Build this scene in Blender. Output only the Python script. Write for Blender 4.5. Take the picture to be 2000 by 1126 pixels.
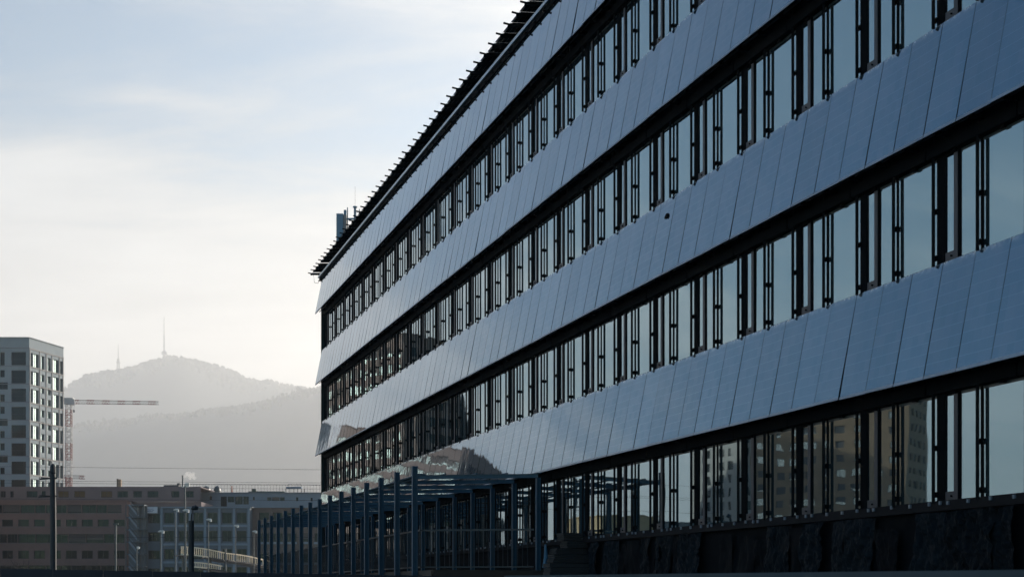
import bpy, math, random
from mathutils import Vector, Matrix, noise as mnoise
R = math.radians
random.seed(7)
scene = bpy.context.scene
for o in list(bpy.data.objects):
    bpy.data.objects.remove(o)
COL = scene.collection

# ------------------------------------------------------------------ camera
EYE = 1.7
F = 2778.0                       # focal length in photo pixels (2000 px wide)
cam = bpy.data.cameras.new('camera')
cam.sensor_width = 36.0
cam.lens = F / 2000 * 36
cam.shift_y = (1149 - 563) / 2000
cam.clip_start = 0.1
cam.clip_end = 40000
cam.dof.use_dof = True
cam.dof.focus_distance = 42
cam.dof.aperture_fstop = 2.4
cam_ob = bpy.data.objects.new('camera', cam)
COL.objects.link(cam_ob)
cam_ob.location = (0, 0, EYE)
cam_ob.rotation_euler = (R(90), 0, 0)
scene.camera = cam_ob

# ------------------------------------------------------------------ sky and sun
SUN_AZ, SUN_EL = R(44), R(15)     # azimuth clockwise from +Y (to the right of the view)
SD = Vector((math.sin(SUN_AZ) * math.cos(SUN_EL), math.cos(SUN_AZ) * math.cos(SUN_EL), math.sin(SUN_EL)))
world = bpy.data.worlds.new('World')
scene.world = world
world.use_nodes = True
wn, wl = world.node_tree.nodes, world.node_tree.links
wn.clear()


def nd(nodes, typ, **kw):
    n = nodes.new(typ)
    for k, v in kw.items():
        setattr(n, k, v)
    return n


SKY_STRENGTH = 0.075
w_out = nd(wn, 'ShaderNodeOutputWorld')
w_bg = nd(wn, 'ShaderNodeBackground')
w_bg.inputs['Strength'].default_value = SKY_STRENGTH
wl.new(w_bg.outputs[0], w_out.inputs['Surface'])
w_sky = nd(wn, 'ShaderNodeTexSky', sky_type='NISHITA')
w_sky.sun_disc = False
w_sky.sun_elevation = SUN_EL
w_sky.sun_rotation = SUN_AZ
w_sky.altitude = 400
w_sky.air_density = 1.0
w_sky.dust_density = 0.15
w_sky.ozone_density = 1.0
w_tc = nd(wn, 'ShaderNodeTexCoord')
w_sep = nd(wn, 'ShaderNodeSeparateXYZ')
wl.new(w_tc.outputs['Generated'], w_sep.inputs[0])


def wmath(op, a, b=None, c=None, clamp=False):
    n = nd(wn, 'ShaderNodeMath', operation=op, use_clamp=clamp)
    for i, x in enumerate((a, b, c)):
        if x is None:
            continue
        if isinstance(x, (int, float)):
            n.inputs[i].default_value = x
        else:
            wl.new(x, n.inputs[i])
    return n.outputs[0]


w_el = wmath('MAXIMUM', w_sep.outputs['Z'], 0.0)
w_dot = nd(wn, 'ShaderNodeVectorMath', operation='DOT_PRODUCT')
wl.new(w_tc.outputs['Generated'], w_dot.inputs[0])
w_dot.inputs[1].default_value = SD
w_cs = w_dot.outputs['Value']                         # cosine of the angle to the sun
# thin high cloud sheet, projected on a flat layer overhead
w_den = wmath('ADD', w_el, 0.16)
w_px = wmath('DIVIDE', w_sep.outputs['X'], w_den)
w_py = wmath('DIVIDE', w_sep.outputs['Y'], w_den)
w_cmb = nd(wn, 'ShaderNodeCombineXYZ')
wl.new(w_px, w_cmb.inputs[0])
wl.new(w_py, w_cmb.inputs[1])
w_map = nd(wn, 'ShaderNodeMapping')
w_map.inputs['Rotation'].default_value = (0, 0, R(-55))
w_map.inputs['Location'].default_value = (6.3, 0.3, 0)
w_map.inputs['Scale'].default_value = (0.55, 1.35, 1)
wl.new(w_cmb.outputs[0], w_map.inputs[0])
w_n1 = nd(wn, 'ShaderNodeTexNoise')
w_n1.inputs['Scale'].default_value = 1.25
w_n1.inputs['Detail'].default_value = 7
w_n1.inputs['Roughness'].default_value = 0.58
w_n1.inputs['Distortion'].default_value = 0.35
wl.new(w_map.outputs[0], w_n1.inputs['Vector'])
w_n2 = nd(wn, 'ShaderNodeTexNoise')
w_n2.inputs['Scale'].default_value = 3.4
w_n2.inputs['Detail'].default_value = 6
w_n2.inputs['Roughness'].default_value = 0.55
w_n2.inputs['Distortion'].default_value = 0.6
wl.new(w_map.outputs[0], w_n2.inputs['Vector'])
# veil = base + noise - elevation + towards the sun
VEIL_BASE, VEIL_NOISE, VEIL_EL, VEIL_SUN = 1.30, 3.3, 4.2, 1.1
w_v = wmath('MULTIPLY_ADD', wmath('SUBTRACT', w_n1.outputs['Fac'], 0.5), VEIL_NOISE, VEIL_BASE)
w_v = wmath('MULTIPLY_ADD', wmath('SUBTRACT', w_n2.outputs['Fac'], 0.5), 1.5, w_v)
w_v = wmath('MULTIPLY_ADD', w_el, -VEIL_EL, w_v)
w_v = wmath('MULTIPLY_ADD', w_cs, VEIL_SUN, w_v)
w_sm = nd(wn, 'ShaderNodeMapRange', interpolation_type='SMOOTHSTEP')
wl.new(w_v, w_sm.inputs['Value'])
w_sm.inputs['From Min'].default_value = 0.0
w_sm.inputs['From Max'].default_value = 1.05
w_sm.inputs['To Max'].default_value = 0.93
# cloud colour: warm low down, white higher; brighter towards the sun
w_cr = nd(wn, 'ShaderNodeMapRange', interpolation_type='SMOOTHSTEP')
wl.new(w_el, w_cr.inputs['Value'])
w_cr.inputs['From Max'].default_value = 0.30
w_cc = nd(wn, 'ShaderNodeMix', data_type='RGBA')
wl.new(w_cr.outputs[0], w_cc.inputs['Factor'])
w_cc.inputs['A'].default_value = (12.8, 11.2, 9.6, 1)
w_cc.inputs['B'].default_value = (7.2, 7.4, 7.55, 1)
w_br = wmath('MULTIPLY_ADD', wmath('POWER', wmath('MAXIMUM', w_cs, 0.0), 3.0), 0.05, 0.66)
w_br = wmath('MULTIPLY', w_br, wmath('MULTIPLY_ADD', w_n1.outputs['Fac'], 1.5, 0.25))
w_br = wmath('MULTIPLY', w_br, wmath('MULTIPLY_ADD', w_n2.outputs['Fac'], 0.5, 0.75))
w_cb = nd(wn, 'ShaderNodeVectorMath', operation='SCALE')
wl.new(w_cc.outputs['Result'], w_cb.inputs[0])
wl.new(w_br, w_cb.inputs['Scale'])
w_mix = nd(wn, 'ShaderNodeMix', data_type='RGBA')
wl.new(w_sm.outputs[0], w_mix.inputs['Factor'])
w_sat = nd(wn, 'ShaderNodeHueSaturation')
w_sat.inputs['Hue'].default_value = 0.496
w_sat.inputs['Saturation'].default_value = 1.45
wl.new(w_sky.outputs[0], w_sat.inputs['Color'])
wl.new(w_sat.outputs[0], w_mix.inputs['A'])
wl.new(w_cb.outputs[0], w_mix.inputs['B'])
wl.new(w_mix.outputs['Result'], w_bg.inputs['Color'])

sun = bpy.data.lights.new('sun', 'SUN')
sun.energy = 5.0
sun.angle = R(0.6)
sun.color = (1.0, 0.91, 0.78)
sun_ob = bpy.data.objects.new('sun', sun)
COL.objects.link(sun_ob)
sun_ob.rotation_euler = (-SD).to_track_quat('-Z', 'Y').to_euler()

vs = scene.view_settings
vs.view_transform = 'Standard'
vs.look = 'None'
vs.exposure = 0.86
vs.gamma = 1.0
vs.use_curve_mapping = False
scene.render.engine = 'CYCLES'
scene.cycles.max_bounces = 6
scene.cycles.diffuse_bounces = 2
scene.cycles.glossy_bounces = 3
scene.cycles.volume_bounces = 2
scene.cycles.transparent_max_bounces = 8
scene.cycles.caustics_reflective = False
scene.cycles.caustics_refractive = False
scene.cycles.use_denoising = True

# ------------------------------------------------------------------ helpers


def W(px, y, Z):
    """photo pixel + depth -> world point"""
    return Vector(((px - 1000) / F * Z, Z, EYE + (1149 - y) / F * Z))


def HZ(y, Z):
    return EYE + (1149 - y) / F * Z


class MB:
    """collects shapes for one mesh"""
    def __init__(s):
        s.v, s.f, s.m, s.uv = [], [], [], {}

    def quad(s, a, b, c, d, m=0, uv=None):
        i = len(s.v)
        s.v += [tuple(a), tuple(b), tuple(c), tuple(d)]
        if uv:
            s.uv[len(s.f)] = uv
        s.f.append((i, i + 1, i + 2, i + 3))
        s.m.append(m)

    def box(s, x0, x1, y0, y1, z0, z1, m=0):
        i = len(s.v)
        s.v += [(x0, y0, z0), (x1, y0, z0), (x1, y1, z0), (x0, y1, z0), (x0, y0, z1), (x1, y0, z1), (x1, y1, z1), (x0, y1, z1)]
        for q in ((0, 3, 2, 1), (4, 5, 6, 7), (0, 1, 5, 4), (1, 2, 6, 5), (2, 3, 7, 6), (3, 0, 4, 7)):
            s.f.append(tuple(i + k for k in q))
            s.m.append(m)

    def bar(s, p, q, w, h, m=0, up=(0, 0, 1)):
        p, q = Vector(p), Vector(q)
        d = (q - p).normalized()
        up = Vector(up)
        if abs(d.dot(up)) > 0.98:
            up = Vector((1, 0, 0))
        a = d.cross(up).normalized()
        b = a.cross(d).normalized()
        a, b = a * w / 2, b * h / 2
        i = len(s.v)
        for c in (p, q):
            s.v += [tuple(c - a - b), tuple(c + a - b), tuple(c + a + b), tuple(c - a + b)]
        for k in ((0, 1, 2, 3), (7, 6, 5, 4), (0, 4, 5, 1), (1, 5, 6, 2), (2, 6, 7, 3), (3, 7, 4, 0)):
            s.f.append(tuple(i + j for j in k))
            s.m.append(m)

    def tube(s, pts, rad, n=8, m=0, caps=True):
        pts = [Vector(p) for p in pts]
        rr = rad if isinstance(rad, (list, tuple)) else [rad] * len(pts)
        i0 = len(s.v)
        for k, p in enumerate(pts):
            d = (pts[min(k + 1, len(pts) - 1)] - pts[max(k - 1, 0)]).normalized()
            up = Vector((0, 0, 1)) if abs(d.z) < 0.95 else Vector((1, 0, 0))
            a = d.cross(up).normalized()
            b = a.cross(d)
            for j in range(n):
                t = 2 * math.pi * j / n
                s.v.append(tuple(p + (a * math.cos(t) + b * math.sin(t)) * rr[k]))
        for k in range(len(pts) - 1):
            for j in range(n):
                a0, a1 = i0 + k * n + j, i0 + k * n + (j + 1) % n
                s.f.append((a0, a1, a1 + n, a0 + n))
                s.m.append(m)
        if caps:
            s.f.append(tuple(i0 + j for j in range(n)))
            s.m.append(m)
            e = i0 + (len(pts) - 1) * n
            s.f.append(tuple(e + j for j in reversed(range(n))))
            s.m.append(m)

    def build(s, name, mats, parent=None, loc=None, smooth=False):
        me = bpy.data.meshes.new(name)
        me.from_pydata(s.v, [], s.f)
        mats = mats if isinstance(mats, (list, tuple)) else [mats]
        for x in mats:
            me.materials.append(x)
        me.polygons.foreach_set('material_index', s.m)
        if smooth:
            me.polygons.foreach_set('use_smooth', [True] * len(s.f))
        if s.uv:
            l = me.uv_layers.new(name='UVMap')
            for p in me.polygons:
                u = s.uv.get(p.index)
                if u:
                    for k, li in enumerate(p.loop_indices):
                        l.data[li].uv = u[k]
        me.update()
        return link(name, me, parent, loc)


def link(name, data, parent=None, loc=None, rot=None):
    o = bpy.data.objects.new(name, data)
    COL.objects.link(o)
    if parent is not None:
        o.parent = parent
    if loc is not None:
        o.location = loc
    if rot is not None:
        o.rotation_euler = rot
    return o


def dup(o, parent=None, loc=None, rot=None):
    c = o.copy()
    COL.objects.link(c)
    c.parent = parent
    if loc is not None:
        c.location = loc
    if rot is not None:
        c.rotation_euler = rot
    return c


def tag(o, label=None, cat=None, group=None, kind=None):
    if label:
        o['label'] = label
    if cat:
        o['category'] = cat
    if group:
        o['group'] = group
    if kind:
        o['kind'] = kind
    return o


def thing(name, label, cat, loc=(0, 0, 0), rz=0.0, group=None):
    o = link(name, None, None, loc, (0, 0, rz))
    return tag(o, label, cat, group)


MATS = {}


def mat(name, col, rough=0.6, metal=0.0, var=0.15, scale=3.0, bump=0.0, ior=1.5, stretch=(1, 1, 1), detail=4, spec=0.5, rand=0.0):
    m = bpy.data.materials.new(name)
    m.use_nodes = True
    N, L = m.node_tree.nodes, m.node_tree.links
    b = N['Principled BSDF']
    b.inputs['Roughness'].default_value = rough
    b.inputs['Metallic'].default_value = metal
    b.inputs['IOR'].default_value = ior
    b.inputs['Specular IOR Level'].default_value = spec
    tc = nd(N, 'ShaderNodeTexCoord')
    mp = nd(N, 'ShaderNodeMapping')
    mp.inputs['Scale'].default_value = stretch
    L.new(tc.outputs['Object'], mp.inputs[0])
    if rand:
        oi = nd(N, 'ShaderNodeObjectInfo')
        L.new(oi.outputs['Location'], mp.inputs['Location'])
    nz = nd(N, 'ShaderNodeTexNoise')
    nz.inputs['Scale'].default_value = scale
    nz.inputs['Detail'].default_value = detail
    nz.inputs['Roughness'].default_value = 0.62
    L.new(mp.outputs[0], nz.inputs['Vector'])
    mx = nd(N, 'ShaderNodeMix', data_type='RGBA')
    L.new(nz.outputs['Fac'], mx.inputs['Factor'])
    c = Vector(col)
    mx.inputs['A'].default_value = (*(c * (1 - 1.6 * var)), 1)
    mx.inputs['B'].default_value = (*(c * (1 + 1.6 * var)), 1)
    out = mx.outputs['Result']
    if rand:
        hv = nd(N, 'ShaderNodeHueSaturation')
        mr = nd(N, 'ShaderNodeMapRange')
        L.new(oi.outputs['Random'], mr.inputs['Value'])
        mr.inputs['To Min'].default_value = 1 - rand
        mr.inputs['To Max'].default_value = 1 + rand
        L.new(mr.outputs[0], hv.inputs['Value'])
        L.new(out, hv.inputs['Color'])
        out = hv.outputs[0]
    L.new(out, b.inputs['Base Color'])
    if bump:
        bp = nd(N, 'ShaderNodeBump')
        bp.inputs['Strength'].default_value = bump
        bp.inputs['Distance'].default_value = 0.05
        L.new(nz.outputs['Fac'], bp.inputs['Height'])
        L.new(bp.outputs[0], b.inputs['Normal'])
    MATS[name] = m
    return m


def glass(name, col, ior=2.3, rough=0.02, wave=0.0, tint=(1, 1, 1, 1), metal=0.0):
    """coated window glass: dark room behind, sky and town mirrored in it"""
    m = bpy.data.materials.new(name)
    m.use_nodes = True
    N, L = m.node_tree.nodes, m.node_tree.links
    b = N['Principled BSDF']
    b.inputs['Base Color'].default_value = (*col, 1)
    b.inputs['Roughness'].default_value = rough
    b.inputs['IOR'].default_value = ior
    b.inputs['Specular Tint'].default_value = tint
    b.inputs['Metallic'].default_value = metal
    if wave:
        ge = nd(N, 'ShaderNodeNewGeometry')
        nz = nd(N, 'ShaderNodeTexNoise')
        nz.inputs['Scale'].default_value = 1.3
        nz.inputs['Detail'].default_value = 1
        L.new(ge.outputs['Position'], nz.inputs['Vector'])
        bp = nd(N, 'ShaderNodeBump')
        bp.inputs['Strength'].default_value = 1.0
        bp.inputs['Distance'].default_value = wave
        L.new(nz.outputs['Fac'], bp.inputs['Height'])
        L.new(bp.outputs[0], b.inputs['Normal'])
    return m


def pv_glass():
    """blue photovoltaic glass: cells in a fine grid, a dusty top edge"""
    m = bpy.data.materials.new('pv_glass')
    m.use_nodes = True
    N, L = m.node_tree.nodes, m.node_tree.links
    b = N['Principled BSDF']

    def mm(op, a, bb=None, clamp=False):
        n = nd(N, 'ShaderNodeMath', operation=op, use_clamp=clamp)
        for i, x in enumerate((a, bb)):
            if x is None:
                continue
            if isinstance(x, (int, float)):
                n.inputs[i].default_value = x
            else:
                L.new(x, n.inputs[i])
        return n.outputs[0]
    uv = nd(N, 'ShaderNodeUVMap')
    sp = nd(N, 'ShaderNodeSeparateXYZ')
    L.new(uv.outputs[0], sp.inputs[0])
    oi = nd(N, 'ShaderNodeObjectInfo')
    cu, cv = mm('MULTIPLY', sp.outputs['X'], 5.0), mm('MULTIPLY', sp.outputs['Y'], 10.0)
    lu = mm('GREATER_THAN', mm('ABSOLUTE', mm('SUBTRACT', mm('FRACT', cu), 0.5)), 0.486)
    lv = mm('GREATER_THAN', mm('ABSOLUTE', mm('SUBTRACT', mm('FRACT', cv), 0.5)), 0.482)
    line = mm('MAXIMUM', mm('MULTIPLY', lu, 0.35), lv)
    cb = nd(N, 'ShaderNodeCombineXYZ')
    L.new(mm('FLOOR', cu), cb.inputs[0])
    L.new(mm('FLOOR', cv), cb.inputs[1])
    L.new(mm('MULTIPLY', oi.outputs['Random'], 91.0), cb.inputs[2])
    wnz = nd(N, 'ShaderNodeTexWhiteNoise')
    L.new(cb.outputs[0], wnz.inputs['Vector'])
    c1 = nd(N, 'ShaderNodeMix', data_type='RGBA')
    c1.inputs['A'].default_value = (0.114, 0.214, 0.308, 1)
    c1.inputs['B'].default_value = (0.140, 0.228, 0.322, 1)
    L.new(wnz.outputs['Value'], c1.inputs['Factor'])
    hv = nd(N, 'ShaderNodeHueSaturation')
    mr = nd(N, 'ShaderNodeMapRange')
    L.new(oi.outputs['Random'], mr.inputs['Value'])
    mr.inputs['To Min'].default_value = 0.95
    mr.inputs['To Max'].default_value = 1.05
    L.new(mr.outputs[0], hv.inputs['Value'])
    L.new(c1.outputs['Result'], hv.inputs['Color'])
    c2 = nd(N, 'ShaderNodeMix', data_type='RGBA')
    L.new(mm('MULTIPLY', line, 0.45), c2.inputs['Factor'])
    L.new(hv.outputs[0], c2.inputs['A'])
    c2.inputs['B'].default_value = (0.30, 0.38, 0.47, 1)
    # dust caught along the top edge
    ge = nd(N, 'ShaderNodeNewGeometry')
    nz = nd(N, 'ShaderNodeTexNoise')
    nz.inputs['Scale'].default_value = 9.0
    nz.inputs['Detail'].default_value = 5
    L.new(ge.outputs['Position'], nz.inputs['Vector'])
    edge = nd(N, 'ShaderNodeMapRange')
    L.new(sp.outputs['Y'], edge.inputs['Value'])
    edge.inputs['From Min'].default_value = 0.945
    edge.inputs['From Max'].default_value = 1.0
    du = mm('MULTIPLY', edge.outputs[0], mm('MULTIPLY', mm('SUBTRACT', nz.outputs['Fac'], 0.36, True), 3.2), True)
    nz2 = nd(N, 'ShaderNodeTexNoise')
    nz2.inputs['Scale'].default_value = 0.55
    nz2.inputs['Detail'].default_value = 5
    L.new(ge.outputs['Position'], nz2.inputs['Vector'])
    du2 = mm('MULTIPLY', mm('SUBTRACT', nz2.outputs['Fac'], 0.45, True), 0.22)
    c3 = nd(N, 'ShaderNodeMix', data_type='RGBA')
    L.new(mm('MAXIMUM', du, du2), c3.inputs['Factor'])
    L.new(c2.outputs['Result'], c3.inputs['A'])
    c3.inputs['B'].default_value = (0.42, 0.46, 0.50, 1)
    L.new(c3.outputs['Result'], b.inputs['Base Color'])
    ro = nd(N, 'ShaderNodeMapRange')
    L.new(nz2.outputs['Fac'], ro.inputs['Value'])
    ro.inputs['To Min'].default_value = 0.01
    ro.inputs['To Max'].default_value = 0.045
    L.new(mm('ADD', ro.outputs[0], mm('MULTIPLY', du, 0.4)), b.inputs['Roughness'])
    b.inputs['IOR'].default_value = 1.5
    b.inputs['Metallic'].default_value = 0.92
    nz3 = nd(N, 'ShaderNodeTexNoise')
    nz3.inputs['Scale'].default_value = 2.2
    nz3.inputs['Detail'].default_value = 1
    L.new(ge.outputs['Position'], nz3.inputs['Vector'])
    bp = nd(N, 'ShaderNodeBump')
    bp.inputs['Strength'].default_value = 1.0
    bp.inputs['Distance'].default_value = 0.0012
    L.new(nz3.outputs['Fac'], bp.inputs['Height'])
    L.new(bp.outputs[0], b.inputs['Normal'])
    return m


PV = pv_glass()
PANE = glass('coated_pane', (0.29, 0.41, 0.47), ior=1.5, rough=0.015, wave=0.0010, metal=0.95)
FARPANE = glass('far_pane', (0.010, 0.016, 0.018), ior=1.3, rough=0.03, wave=0.002, tint=(0.35, 0.7, 0.9, 1))
TOWERPANE = glass('tower_pane', (0.62, 0.76, 0.72), ior=1.5, rough=0.03, wave=0.004, metal=0.95)
SLABPANE = glass('slab_pane', (0.26, 0.28, 0.28), ior=1.5, rough=0.03, wave=0.004, metal=0.9)
BLACK = mat('black_frame', (0.0030, 0.0042, 0.0055), 0.75, 0.0, 0.2, 2.0, spec=0.06)
DKGREY = mat('charcoal_metal', (0.010, 0.012, 0.014), 0.6, 0.0, 0.2, 2.5, spec=0.15)
GREYFR = mat('grey_anodised', (0.032, 0.036, 0.046), 0.45, 0.1, 0.12, 3.0)
TEAL = mat('dark_teal_jamb', (0.016, 0.032, 0.037), 0.3, 0.0, 0.15, 2.0)
ALU = mat('aluminium_edge', (0.20, 0.25, 0.32), 0.38, 0.5, 0.10, 6.0, rand=0.12)
GUTTER = mat('gutter_metal', (0.30, 0.36, 0.42), 0.35, 0.7, 0.10, 4.0)
CLIP = mat('pale_clip', (0.17, 0.20, 0.24), 0.5, 0.2, 0.1, 8.0)
SILLBR = mat('brown_sill', (0.012, 0.0105, 0.012), 0.8, 0.0, 0.25, 3.0, 0.1, spec=0.15)
BODY = mat('dark_body', (0.004, 0.005, 0.006), 0.9, 0.0, 0.2, 1.0, spec=0.05)
STEEL = mat('blue_primed_steel', (0.014, 0.062, 0.105), 0.55, 0.0, 0.22, 4.0, 0.05, rand=0.10)
RAILM = mat('railing_steel', (0.022, 0.032, 0.042), 0.45, 0.2, 0.2, 4.0)
DECKM = mat('brown_deck_timber', (0.050, 0.034, 0.024), 0.7, 0.0, 0.3, 3.0, 0.2, stretch=(1, 1, 8))
MEMB = mat('crumpled_membrane', (0.0021, 0.0050, 0.0080), 0.7, 0.0, 0.55, 9.0, 0.8, detail=8, spec=0.12, rand=0.35)
MEMF = mat('black_membrane', (0.0024, 0.0032, 0.0048), 0.8, 0.0, 0.35, 3.0, 0.2, spec=0.08)
CONC = mat('dark_concrete', (0.050, 0.066, 0.078), 0.8, 0.0, 0.3, 1.2, 0.3, detail=8)
NAVY = mat('navy_hoarding', (0.012, 0.020, 0.032), 0.6, 0.0, 0.3, 0.8)
WOODD = mat('dark_boards', (0.018, 0.018, 0.020), 0.75, 0.0, 0.35, 4.0, 0.2, stretch=(1, 6, 6))
TARP = mat('blue_tarp', (0.020, 0.11, 0.20), 0.5, 0.0, 0.3, 6.0, 0.4)
GROUND = mat('track_gravel', (0.20, 0.19, 0.175), 0.9, 0.0, 0.35, 0.6, 0.4, detail=9)
FOREST = mat('winter_forest', (0.030, 0.034, 0.034), 0.9, 0.0, 0.45, 0.02, 0.0)
FORESTN = mat('dark_conifers', (0.006, 0.014, 0.014), 0.9, 0.0, 0.5, 0.08, 0.0)
TOWERW = mat('tower_plaster', (0.25, 0.29, 0.315), 0.85, 0.0, 0.10, 0.35, 0.1)
TOWERT = mat('tower_trim', (0.26, 0.25, 0.245), 0.8, 0.0, 0.10, 0.5)
TOWERD = mat('tower_spandrel', (0.19, 0.19, 0.21), 0.8, 0.0, 0.12, 0.5)
BROWN = mat('pink_brown_render', (0.20, 0.130, 0.120), 0.85, 0.0, 0.14, 0.4, 0.1)
BROWNT = mat('attic_render', (0.175, 0.140, 0.145), 0.85, 0.0, 0.12, 0.4)
BLUEW = mat('blue_grey_cladding', (0.075, 0.105, 0.13), 0.7, 0.0, 0.12, 0.5)
PALEW = mat('pale_blue_render', (0.17, 0.225, 0.275), 0.8, 0.0, 0.08, 0.4)
BRICKT = mat('tan_brick_render', (0.25, 0.160, 0.095), 0.85, 0.0, 0.15, 0.5)
WHITER = mat('white_grey_render', (0.40, 0.37, 0.34), 0.85, 0.0, 0.1, 0.5)
DKPANE = mat('dark_far_frame', (0.025, 0.030, 0.033), 0.5, 0.0, 0.15, 1.0)
BLIND = mat('window_blind', (0.07, 0.065, 0.063), 0.7, 0.0, 0.12, 2.0)
CURTAIN = mat('ochre_curtain', (0.12, 0.08, 0.035), 0.8, 0.0, 0.2, 2.0)
CRANER = mat('crane_red_paint', (0.20, 0.075, 0.075), 0.5, 0.0, 0.2, 0.8)
CRANEW = mat('crane_white_paint', (0.42, 0.40, 0.40), 0.5, 0.0, 0.15, 0.8)
MAST = mat('dark_mast_steel', (0.014, 0.019, 0.025), 0.55, 0.1, 0.25, 2.0)
LAMPW = mat('pale_lamp_housing', (0.55, 0.55, 0.52), 0.45, 0.0, 0.08, 5.0)
POLEG = mat('galvanised_pole', (0.07, 0.085, 0.09), 0.5, 0.3, 0.15, 2.0)
BRIDGEM = mat('cream_bridge_paint', (0.78, 0.64, 0.46), 0.6, 0.0, 0.1, 2.0)
CHIM = mat('tan_chimney', (0.36, 0.26, 0.18), 0.85, 0.0, 0.15, 2.0)
ANT = mat('antenna_grey_blue', (0.13, 0.22, 0.30), 0.5, 0.0, 0.1, 2.0)
BARK = mat('bare_twigs', (0.040, 0.034, 0.030), 0.9, 0.0, 0.3, 4.0)
ORANGE = mat('orange_post', (0.40, 0.13, 0.08), 0.6, 0.0, 0.15, 2.0)
SIGNW = mat('pale_sign', (0.50, 0.56, 0.62), 0.5, 0.0, 0.05, 2.0)
SIGNB = mat('sign_print', (0.08, 0.16, 0.30), 0.5, 0.0, 0.1, 2.0)

# ------------------------------------------------------------------ ground and far hills
g = MB()
GX, GY = 12200, 13000
g.quad((-GX, -250, 0), (GX, -250, 0), (GX, GY, 0), (-GX, GY, 0))
tag(g.build('ground', GROUND), kind='structure')


def interp(tab, x):
    if x <= tab[0][0]:
        return tab[0][1]
    for (a, b), (c, d) in zip(tab, tab[1:]):
        if x <= c:
            t = (x - a) / (c - a)
            return b + (d - b) * (t * t * (3 - 2 * t) * 0.4 + t * 0.6)
    return tab[-1][1]


def tree_into(mb, p, h, r, conifer):
    n = 5
    i = len(mb.v)
    a0 = random.random() * 6.28
    if conifer:
        lev = [(0.08, 1.0), (0.38, 0.72), (0.70, 0.36)]
        for zz, rr in lev:
            for k in range(n):
                t = a0 + 2 * math.pi * k / n
                q = r * rr * random.uniform(0.75, 1.2)
                mb.v.append((p.x + q * math.cos(t), p.y + q * math.sin(t), p.z + h * zz))
    else:
        lev = [(0.15, 0.6), (0.5, 1.0), (0.82, 0.7)]
        for zz, rr in lev:
            for k in range(n):
                t = a0 + 2 * math.pi * k / n
                q = r * rr * random.uniform(0.7, 1.25)
                mb.v.append((p.x + q * math.cos(t), p.y + q * math.sin(t), p.z + h * zz * random.uniform(0.92, 1.06)))
    mb.v.append((p.x + random.uniform(-.1, .1) * r, p.y, p.z + h))
    for l in range(2):
        for k in range(n):
            a, b = i + l * n + k, i + l * n + (k + 1) % n
            mb.f.append((a, b, b + n, a + n))
            mb.m.append(0)
    top = i + 3 * n
    for k in range(n):
        mb.f.append((i + 2 * n + k, i + 2 * n + (k + 1) % n, top))
        mb.m.append(0)


def ridge(name, prof, Zc, Zf, pxs, step, ntree, hrange, label):
    """wooded hill whose crest runs along a skyline given in photo pixels at depth Zc, foot at Zf"""
    hill = MB()
    rows = 14
    cols = int((pxs[1] - pxs[0]) / step) + 1
    fw = MB()

    def hpt(px, t):
        zc = max((1149 - interp(prof, px)) / F * Zc + EYE, 3)
        if t <= 1:
            t = max(t, 0.0)
            Z = Zf + (Zc - Zf) * t
            k = t ** 0.9 * 0.35 + (3 * t * t - 2 * t ** 3) * 0.65
        else:
            Z = Zc + (t - 1) * 2400
            k = 1 - (t - 1) * 1.2
        nn = mnoise.noise(Vector((px * 0.012, Z * 0.0016, 3.3))) * zc * 0.05 * min(t, 1) * (1.0 if t < 0.95 else 0.2)
        return Vector(((px - 1000) / F * Zc * (0.55 + 0.45 * Z / Zc), Z, max(zc * k + nn, -0.6)))
    for r in range(rows + 4):
        t = r / rows
        for c in range(cols):
            hill.v.append(tuple(hpt(pxs[0] + c * step, t)))
    for r in range(rows + 3):
        for c in range(cols - 1):
            a = r * cols + c
            hill.f.append((a, a + 1, a + 1 + cols, a + cols))
            hill.m.append(0)
    tag(hill.build(name, FOREST, smooth=True), kind='structure')
    for k in range(ntree):
        t = 1.0 if k % 5 < 3 else random.uniform(.84, 1.0)
        px = random.uniform(*pxs)
        p = hpt(px, t + random.uniform(-.03, .03))
        con = random.random() < (0.5 if px > 450 else 0.25)
        h = random.uniform(*hrange)
        p.z -= 2
        tree_into(fw, p, h, h * (0.22 if con else 0.42), con)
    tag(fw.build('forest', FOREST), label, kind='stuff')


ridge('wooded_hill', [(-2200, 1100), (-1200, 1075), (-500, 1000), (-200, 920), (0, 862), (60, 830), (110, 790), (150, 752), (168, 738), (205, 732), (245, 730), (270, 721), (295, 710),
                      (340, 707), (385, 710), (425, 719), (455, 730), (485, 746), (520, 753), (560, 758), (600, 763), (650, 775), (800, 820), (1200, 900), (2200, 980)],
      10000, 6600, (-2200, 2200), 12, 12000, (20, 40), 'hazy winter wood covering the far hill and its crest')
ridge('front_ridge', [(-2200, 1110), (-1200, 1090), (-300, 1010), (0, 880), (130, 842), (250, 826), (350, 815), (450, 800), (520, 790), (560, 782), (590, 768), (625, 760), (680, 750), (800, 760), (1000, 830), (2200, 1000)],
      7650, 4200, (-2200, 2200), 14, 12000, (13, 26), 'darker winter wood on the lower ridge before the far hill')

mir_c = Vector((-136, 287, 0))
# steep wooded knoll to the left, which the facade glass mirrors
KC = mir_c
kn = MB()
kr, ks = 12, 28


def knoll(rad, ang):
    rx, ry = 22, 30
    x, y = rad * rx * math.cos(ang), rad * ry * math.sin(ang)
    z = 42 * max(0.0, 1 - rad ** 2.4) + 2.5 * mnoise.noise(Vector((x * .05, y * .05, 0))) - (1.0 if rad > .97 else 0)
    return Vector((KC.x + x, KC.y + y, z))


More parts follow.
